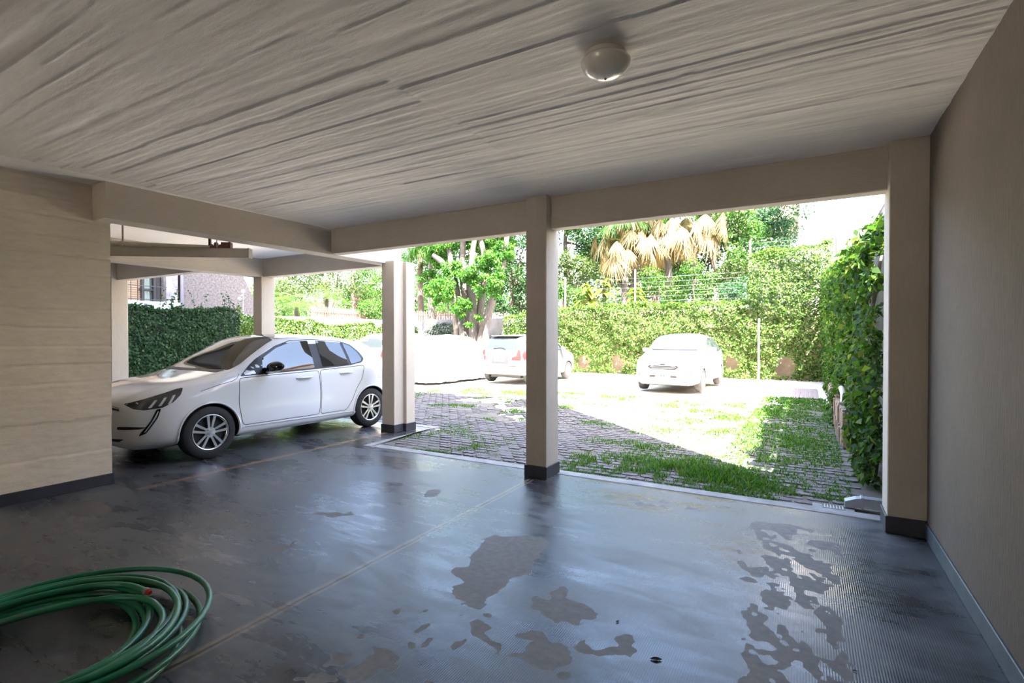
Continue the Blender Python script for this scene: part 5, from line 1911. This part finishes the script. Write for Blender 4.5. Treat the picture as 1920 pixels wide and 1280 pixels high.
# ---------------------------------------------------------------- silver hatchback seen from behind
c = Car('silver hatchback seen from behind between the large tree and the slim pillar', MPV, (-7.99 + .0, 13.50 + 3.83, 0), R(-90) + R(-3), PAINT_S, axles=(.78, 3.23), wr=.295, arch=.325, track=.73)
c.wheels('disc', rim_mat='alloy', rim=.19)
c.arch_trim(PAINT_S, .01, .004)
for proj in ('L', 'R'):
    c.patch('window_surround', rounded([(1.0, .985), (3.05, 1.03), (3.50, 1.06), (3.42, 1.30), (3.1, 1.405), (1.95, 1.43), (1.45, 1.27)], .04), proj, M['gloss_black'], .003, .08)
    c.patch('door_window', rounded([(1.30, 1.01), (2.08, 1.03), (2.08, 1.40), (1.95, 1.405), (1.50, 1.25)], .03), proj, GLASS2, .006, .08)
    c.patch('door_window', rounded([(2.16, 1.03), (2.95, 1.05), (2.90, 1.385), (2.16, 1.40)], .03), proj, GLASS2, .006, .08)
    c.patch('quarter_window', rounded([(3.0, 1.05), (3.40, 1.08), (3.34, 1.27), (2.98, 1.37)], .03), proj, GLASS2, .006, .08)
    for dr in ([(1.02, .36), (2.10, .36), (2.12, 1.0), (1.04, .95)], [(2.12, .36), (2.85, .36), (3.0, .65), (3.06, 1.02), (2.14, 1.0)]):
        c.line('door_gap', rounded(dr, .04), proj, SEAM, .004, -.001, closed=True)
    for hx in (1.95, 2.85):
        mb = MB(); P = []
        for k in range(5):
            loc, nr = c.hit(hx - .1 + .05 * k, .93, proj); P.append(loc + nr * (.004 + .02 * math.sin(PI * k / 4)))
        mb.tube(P, .012, 8); mb.build('door_handle', PAINT_S, c.root, smooth=60)
    tl = c.patch('tail_lamp', rounded([(3.46, .76), (3.70, .74), (3.76, .86), (3.66, 1.04), (3.58, 1.06), (3.58, .92)], .02), proj, LAMP_RED, .006, .04)
for s in (-1, 1):
    c.patch('tail_lamp', rounded([(s * .42, .735), (s * .74, .73), (s * .745, .80), (s * .69, 1.02), (s * .61, 1.05), (s * .60, .86), (s * .44, .81)], .02), 'B', LAMP_RED, .006, .04)
    c.patch('reversing_lamp', rounded([(s * .30, .735), (s * .41, .735), (s * .425, .805), (s * .32, .80)], .01), 'B', LAMP_CLEAR, .006, .04)
c.patch('rear_screen', rounded([(-.56, 1.055), (.56, 1.055), (.49, 1.40), (.3, 1.425), (-.3, 1.425), (-.49, 1.40)], .05), 'B', GLASS2, .006, .07)
c.patch('tailgate_recess_shade', rounded([(-.30, .62), (.30, .62), (.34, .84), (-.34, .84)], .03), 'B', simple('recess_shade_tone', (.06, .06, .066), .4, metal=.2), .003, .06)  # flush dark patch paints the shade inside the plate recess
pl = c.patch('number_plate', rounded([(-.18, .68), (.18, .68), (.18, .81), (-.18, .81)], .012), 'B', PLATE, .012, .06)
c.patch('plate_mark', [(-.02, .785), (.05, .785), (.015, .725)], 'B', M['plate_dark'], .016, .05, parent=pl)
for k in range(2):
    c.patch('plate_mark', [(-.14 + k * .19, .705), (-.06 + k * .19, .705), (-.06 + k * .19, .735), (-.14 + k * .19, .735)], 'B', simple('plate_grey', (.45, .45, .46), .5), .016, .05, parent=pl)
c.line('tailgate_gap', rounded([(-.60, .55), (.60, .55), (.59, .85), (.62, 1.05), (.52, 1.43), (-.52, 1.43), (-.62, 1.05), (-.59, .85)], .05), 'B', SEAM, .004, -.001, closed=True)
c.line('bumper_gap', [(-.72, .56), (0, .545), (.72, .56)], 'B', SEAM, .004, -.001)
c.patch('bumper_lip', rounded([(-.62, .345), (.62, .345), (.64, .40), (-.64, .40)], .02), 'B', simple('bumper_grey', (.17, .165, .17), .4), .008, .06)
c.line('rear_wiper', [(-.28, 1.075), (-.05, 1.10), (.10, 1.085), (.17, 1.03)], 'B', M['black'], .010, .016)
mb = MB(); mb.box((.4, -.55, .17), (3.5, .55, .30)); mb.build('underbody', M['black'], c.root)
mb = MB()
loc, nr = c.hit(3.30, 0, 'T')
mb.prism([(3.22, -.52), (3.60, -.48), (3.64, 0), (3.60, .48), (3.22, .52)], loc.z - .02, loc.z + .012); mb.build('spoiler', PAINT_S, c.root)
for s in (-1, 1):
    mb = MB(); mb.box((1.30, s * .84, .99), (1.42, s * .99, 1.10), bev=.03, seg=2); mb.build('door_mirror', PAINT_S, c.root, smooth=50)

# ---------------------------------------------------------------- white hatchback facing the garage
c = Car('white hatchback facing the garage in full sun before the back hedge', HATCH, (-3.20, 13.35, 0), R(90) + R(-2.0), PAINT_W2, sx=.98, sy=.975, sz=1.03, axles=(.82, 3.30), wr=.305, arch=.335, track=.74)
c.wheels('disc', rim_mat='white_plastic', rim=.20)
c.arch_trim(PAINT_W2, .012, .006)
for proj in ('L', 'R'):
    c.patch('window_surround', rounded([(1.28, .985), (3.10, 1.03), (3.45, 1.08), (3.36, 1.30), (3.0, 1.40), (2.1, 1.41), (1.82, 1.32), (1.55, 1.17)], .04), proj, M['gloss_black'], .003, .08)
    c.patch('door_window', rounded([(1.60, 1.01), (2.34, 1.03), (2.34, 1.385), (2.10, 1.385), (1.84, 1.295), (1.62, 1.16)], .03), proj, GLASS2, .006, .08)
    c.patch('door_window', rounded([(2.42, 1.03), (3.10, 1.05), (3.30, 1.12), (3.26, 1.28), (2.95, 1.375), (2.42, 1.39)], .03), proj, GLASS2, .006, .08)
    for dr in ([(1.2, .36), (2.38, .36), (2.40, 1.0), (1.24, .96)], [(2.40, .36), (2.90, .36), (3.1, .68), (3.24, 1.02), (2.42, 1.0)]):
        c.line('door_gap', rounded(dr, .04), proj, SEAM, .004, -.001, closed=True)
    for hx in (2.18, 2.98):
        mb = MB(); P = []
        for k in range(5):
            loc, nr = c.hit(hx - .1 + .05 * k, .92, proj); P.append(loc + nr * (.004 + .02 * math.sin(PI * k / 4)))
        mb.tube(P, .012, 8); mb.build('door_handle', PAINT_W2, c.root, smooth=60)
    c.patch('headlamp', rounded([(.06, .70), (.18, .67), (.34, .72), (.62, .86), (.60, .89), (.30, .82), (.10, .76)], .02), proj, LAMP_CLEAR, .004, .03)
g = c.patch('grille', rounded([(-.30, .60), (.30, .60), (.40, .665), (.31, .745), (-.31, .745), (-.40, .665)], .02), 'F', M['black'], .006, .05)
for k in range(3):
    z = .632 + k * .038
    w = .34 - abs(k - 1.4) * .035
    c.line('grille_bar', [(-w, z), (0, z), (w, z)], 'F', M['dark_trim'], .0045, .008, parent=g)
c.line('grille_frame', rounded([(-.30, .595), (.30, .595), (.41, .665), (.315, .752), (-.315, .752), (-.41, .665)], .02), 'F', M['dark_trim'], .006, .006, closed=True)
c.patch('lower_intake', rounded([(-.36, .40), (.36, .40), (.34, .46), (-.34, .46)], .02), 'F', M['black'], .004, .05)
pl = c.patch('number_plate', rounded([(-.19, .39), (.19, .39), (.19, .50), (-.19, .50)], .01), 'F', PLATE, .018, .06)
for x in (-.045, .02):
    c.patch('plate_mark', [(x, .425), (x + .035, .425), (x + .035, .475), (x, .475)], 'F', M['plate_dark'], .022, .05, parent=pl)
for s in (-1, 1):
    f = c.patch('fog_lamp_bezel', rounded([(s * .50, .40), (s * .66, .42), (s * .665, .53), (s * .60, .50)], .015), 'F', M['black'], .005, .04)
    for k in range(3):
        c.line('bezel_bar', [(s * (.53 + .02 * k), .425 + k * .025), (s * .65, .44 + k * .025)], 'F', M['dark_trim'], .004, .008, parent=f)
    mb = MB(); mb.box((1.42, s * .84, 1.02), (1.54, s * .99, 1.13), bev=.035, seg=2); mb.build('door_mirror', PAINT_W2, c.root, smooth=50)
ws = [(1.17, -.66), (1.34, -.68), (1.60, -.625), (1.86, -.575), (1.90, -.42), (1.92, 0), (1.90, .42), (1.86, .575), (1.60, .625), (1.34, .68), (1.17, .66), (1.13, .38), (1.11, 0), (1.13, -.38)]
c.patch('windscreen', rounded(ws, .03), 'T', GLASS2, .004, .08)
c.line('windscreen_seal', rounded(ws, .03), 'T', M['black'], .010, .002, closed=True)
c.patch('scuttle', rounded([(1.06, -.60), (1.04, 0), (1.06, .60), (1.15, .63), (1.105, 0), (1.15, -.63)], .02), 'T', M['black'], .003, .07)
c.line('bonnet_gap', [(.30, -.66), (.12, -.35), (.09, 0), (.12, .35), (.30, .66), (1.0, .74)], 'T', SEAM, .003, -.001)
mb = MB(); mb.box((1.72, -.11, 1.27), (1.76, .11, 1.33), bev=.015); mb.build('interior_mirror', M['black'], c.root)
mb = MB(); mb.box((.35, -.55, .17), (3.6, .55, .30)); mb.build('underbody', M['black'], c.root)

# ---------------------------------------------------------------- white car half hidden behind the double pillar
c = Car('white car mostly hidden behind the double pillar beyond the tail of the garage hatchback', MPV, (-12.55, 12.6 + 3.83, 0), R(-90) + R(-3), PAINT_W2, sx=1.03, sy=1.04, sz=1.02, axles=(.80, 3.32), wr=.305, arch=.335, track=.75)
c.wheels('disc', rim_mat='alloy', rim=.20)
for proj in ('L', 'R'):
    c.patch('window_surround', rounded([(1.0, 1.0), (3.05, 1.05), (3.55, 1.08), (3.46, 1.32), (3.1, 1.43), (1.95, 1.455), (1.45, 1.29)], .04), proj, M['gloss_black'], .003, .08)
    c.patch('door_window', rounded([(1.30, 1.03), (2.08, 1.05), (2.08, 1.42), (1.95, 1.425), (1.50, 1.27)], .03), proj, GLASS2, .006, .08)
    c.patch('door_window', rounded([(2.16, 1.05), (2.95, 1.07), (2.90, 1.405), (2.16, 1.42)], .03), proj, GLASS2, .006, .08)
    c.patch('quarter_window', rounded([(3.0, 1.07), (3.44, 1.10), (3.38, 1.29), (2.98, 1.39)], .03), proj, GLASS2, .006, .08)
    s = 1 if proj == 'L' else -1
    P = []
    for k in range(12):
        loc, nr = c.hit(1.9 + 1.5 * k / 11, s * .56, 'T'); P.append(loc + Vector((0, 0, .012 + .03 * math.sin(PI * k / 11) ** .4)))
    mb = MB(); mb.tube(P, .014, 8); mb.build('roof_rail', M['alloy'], c.root, smooth=60)
    c.patch('tail_lamp', rounded([(s * .60, .74), (s * .76, .74), (s * .70, 1.04), (s * .62, 1.06)], .02), 'B', LAMP_RED, .006, .04)
c.patch('rear_screen', rounded([(-.57, 1.08), (.57, 1.08), (.50, 1.42), (-.50, 1.42)], .05), 'B', GLASS2, .006, .07)
c.patch('number_plate', rounded([(-.19, .69), (.19, .69), (.19, .80), (-.19, .80)], .012), 'B', PLATE, .012, .06)
mb = MB(); mb.box((.4, -.55, .17), (3.5, .55, .30)); mb.build('underbody', M['black'], c.root)

# ---------------------------------------------------------------- the car under a white fabric cover
def car_cover():
    cloth = NT('white_cover_cloth')
    b = cloth.bsdf
    b.inputs['Base Color'].default_value = (.33, .33, .335, 1); b.inputs['Roughness'].default_value = .85
    cloth.bump(cloth.noise(14, 4, .6, cloth.coord((1, 1, .4))), .25, .02)
    L = 3.95
    V = body_rings(HATCH, 1, 1, 1, .05)
    n, m, _ = V.shape
    half = (m + 2) // 2
    rows = []
    nt = 40
    # outline of each station from crown down both sides to the ground
    xs = V[:, 0, 0]
    grid = []
    ring_idx = list(range(half - 1, 9, -1))           # crown -> widest point on +y side
    for i in range(n):
        prof = [V[i, j] for j in ring_idx]
        prof = np.array(prof)
        y = prof[:, 1]; z = prof[:, 2]
        # convex drape
        for k in range(1, len(y)):
            y[k] = max(y[k], y[k - 1])
        down = np.linspace(z[-1], .03, 14)[1:]
        y2 = np.concatenate([y, np.full(13, y[-1])]); z2 = np.concatenate([z, down])
        grid.append(np.stack([np.full(len(y2), xs[i]), y2, z2], 1))
    G = np.array(grid)                               # n x k x 3
    # drape the ends: extra stations falling to the ground at nose and tail
    def end(Gs, x0, sgn):
        out = []
        for t in np.linspace(0, 1, 10)[1:]:
            E_ = Gs.copy()
            zt = E_[0, 2] * (1 - t) + .03 * t
            E_[:, 2] = np.minimum(E_[:, 2], zt + 0 * E_[:, 2])
            E_[:, 0] = x0 + sgn * (.03 + .05 * t)
            E_[:, 1] = E_[:, 1] * (1 + .12 * t)
            out.append(E_)
        return out
    G = np.array(end(G[0], xs[0], -1)[::-1] + list(G) + end(G[-1], xs[-1], 1))
    n, k, _ = G.shape
    Gm = G[:, ::-1].copy(); Gm[:, :, 1] *= -1
    A = np.concatenate([Gm[:, :-1], G], 1)
    # folds deepen towards the hem
    X, Y, Z = A[:, :, 0], A[:, :, 1], A[:, :, 2]
    fall = np.clip((1.0 - Z) / 1.0, 0, 1) ** 1.6
    cx_, cy_ = L / 2, 0
    dx, dy = X - cx_, Y - cy_
    rad = np.hypot(dx / 2.0, dy / .9) + 1e-6
    an = np.arctan2(dy / .9, dx / 2.0)
    s_ = an * 2.2
    fold = (fbm(s_ * 5, Z * .7, 21, 3) - .5) * .20 + np.sin(s_ * 19 + fbm(s_ * 3, Z, 4, 2) * 5) * .022
    fold *= fall
    X = X + dx / 2.0 / rad * fold; Y = Y + dy / .9 / rad * fold + np.sign(dy) * .05 * fall
    Z = Z + (fbm(X * 2.3, Y * 2.3, 31, 3) - .5) * .05 * (1 - fall) + (fbm(s_ * 6, X * 0, 8, 2) - .5) * .05 * (fall > .8)
    Z = np.maximum(Z + .015, .012)
    Vv = np.stack([X, Y, Z], -1).reshape(-1, 3)
    F = grid_faces(n, A.shape[1])
    o = np_mesh('car_cover', Vv, F, cloth.m, smooth=True)
    o.location = (-10.50, 12.25 + 4.05, 0); o.rotation_euler.z = R(-90) + R(-2)
    tag(o, 'white fabric cover draped over a parked car in front of the large tree', 'car cover')


car_cover()
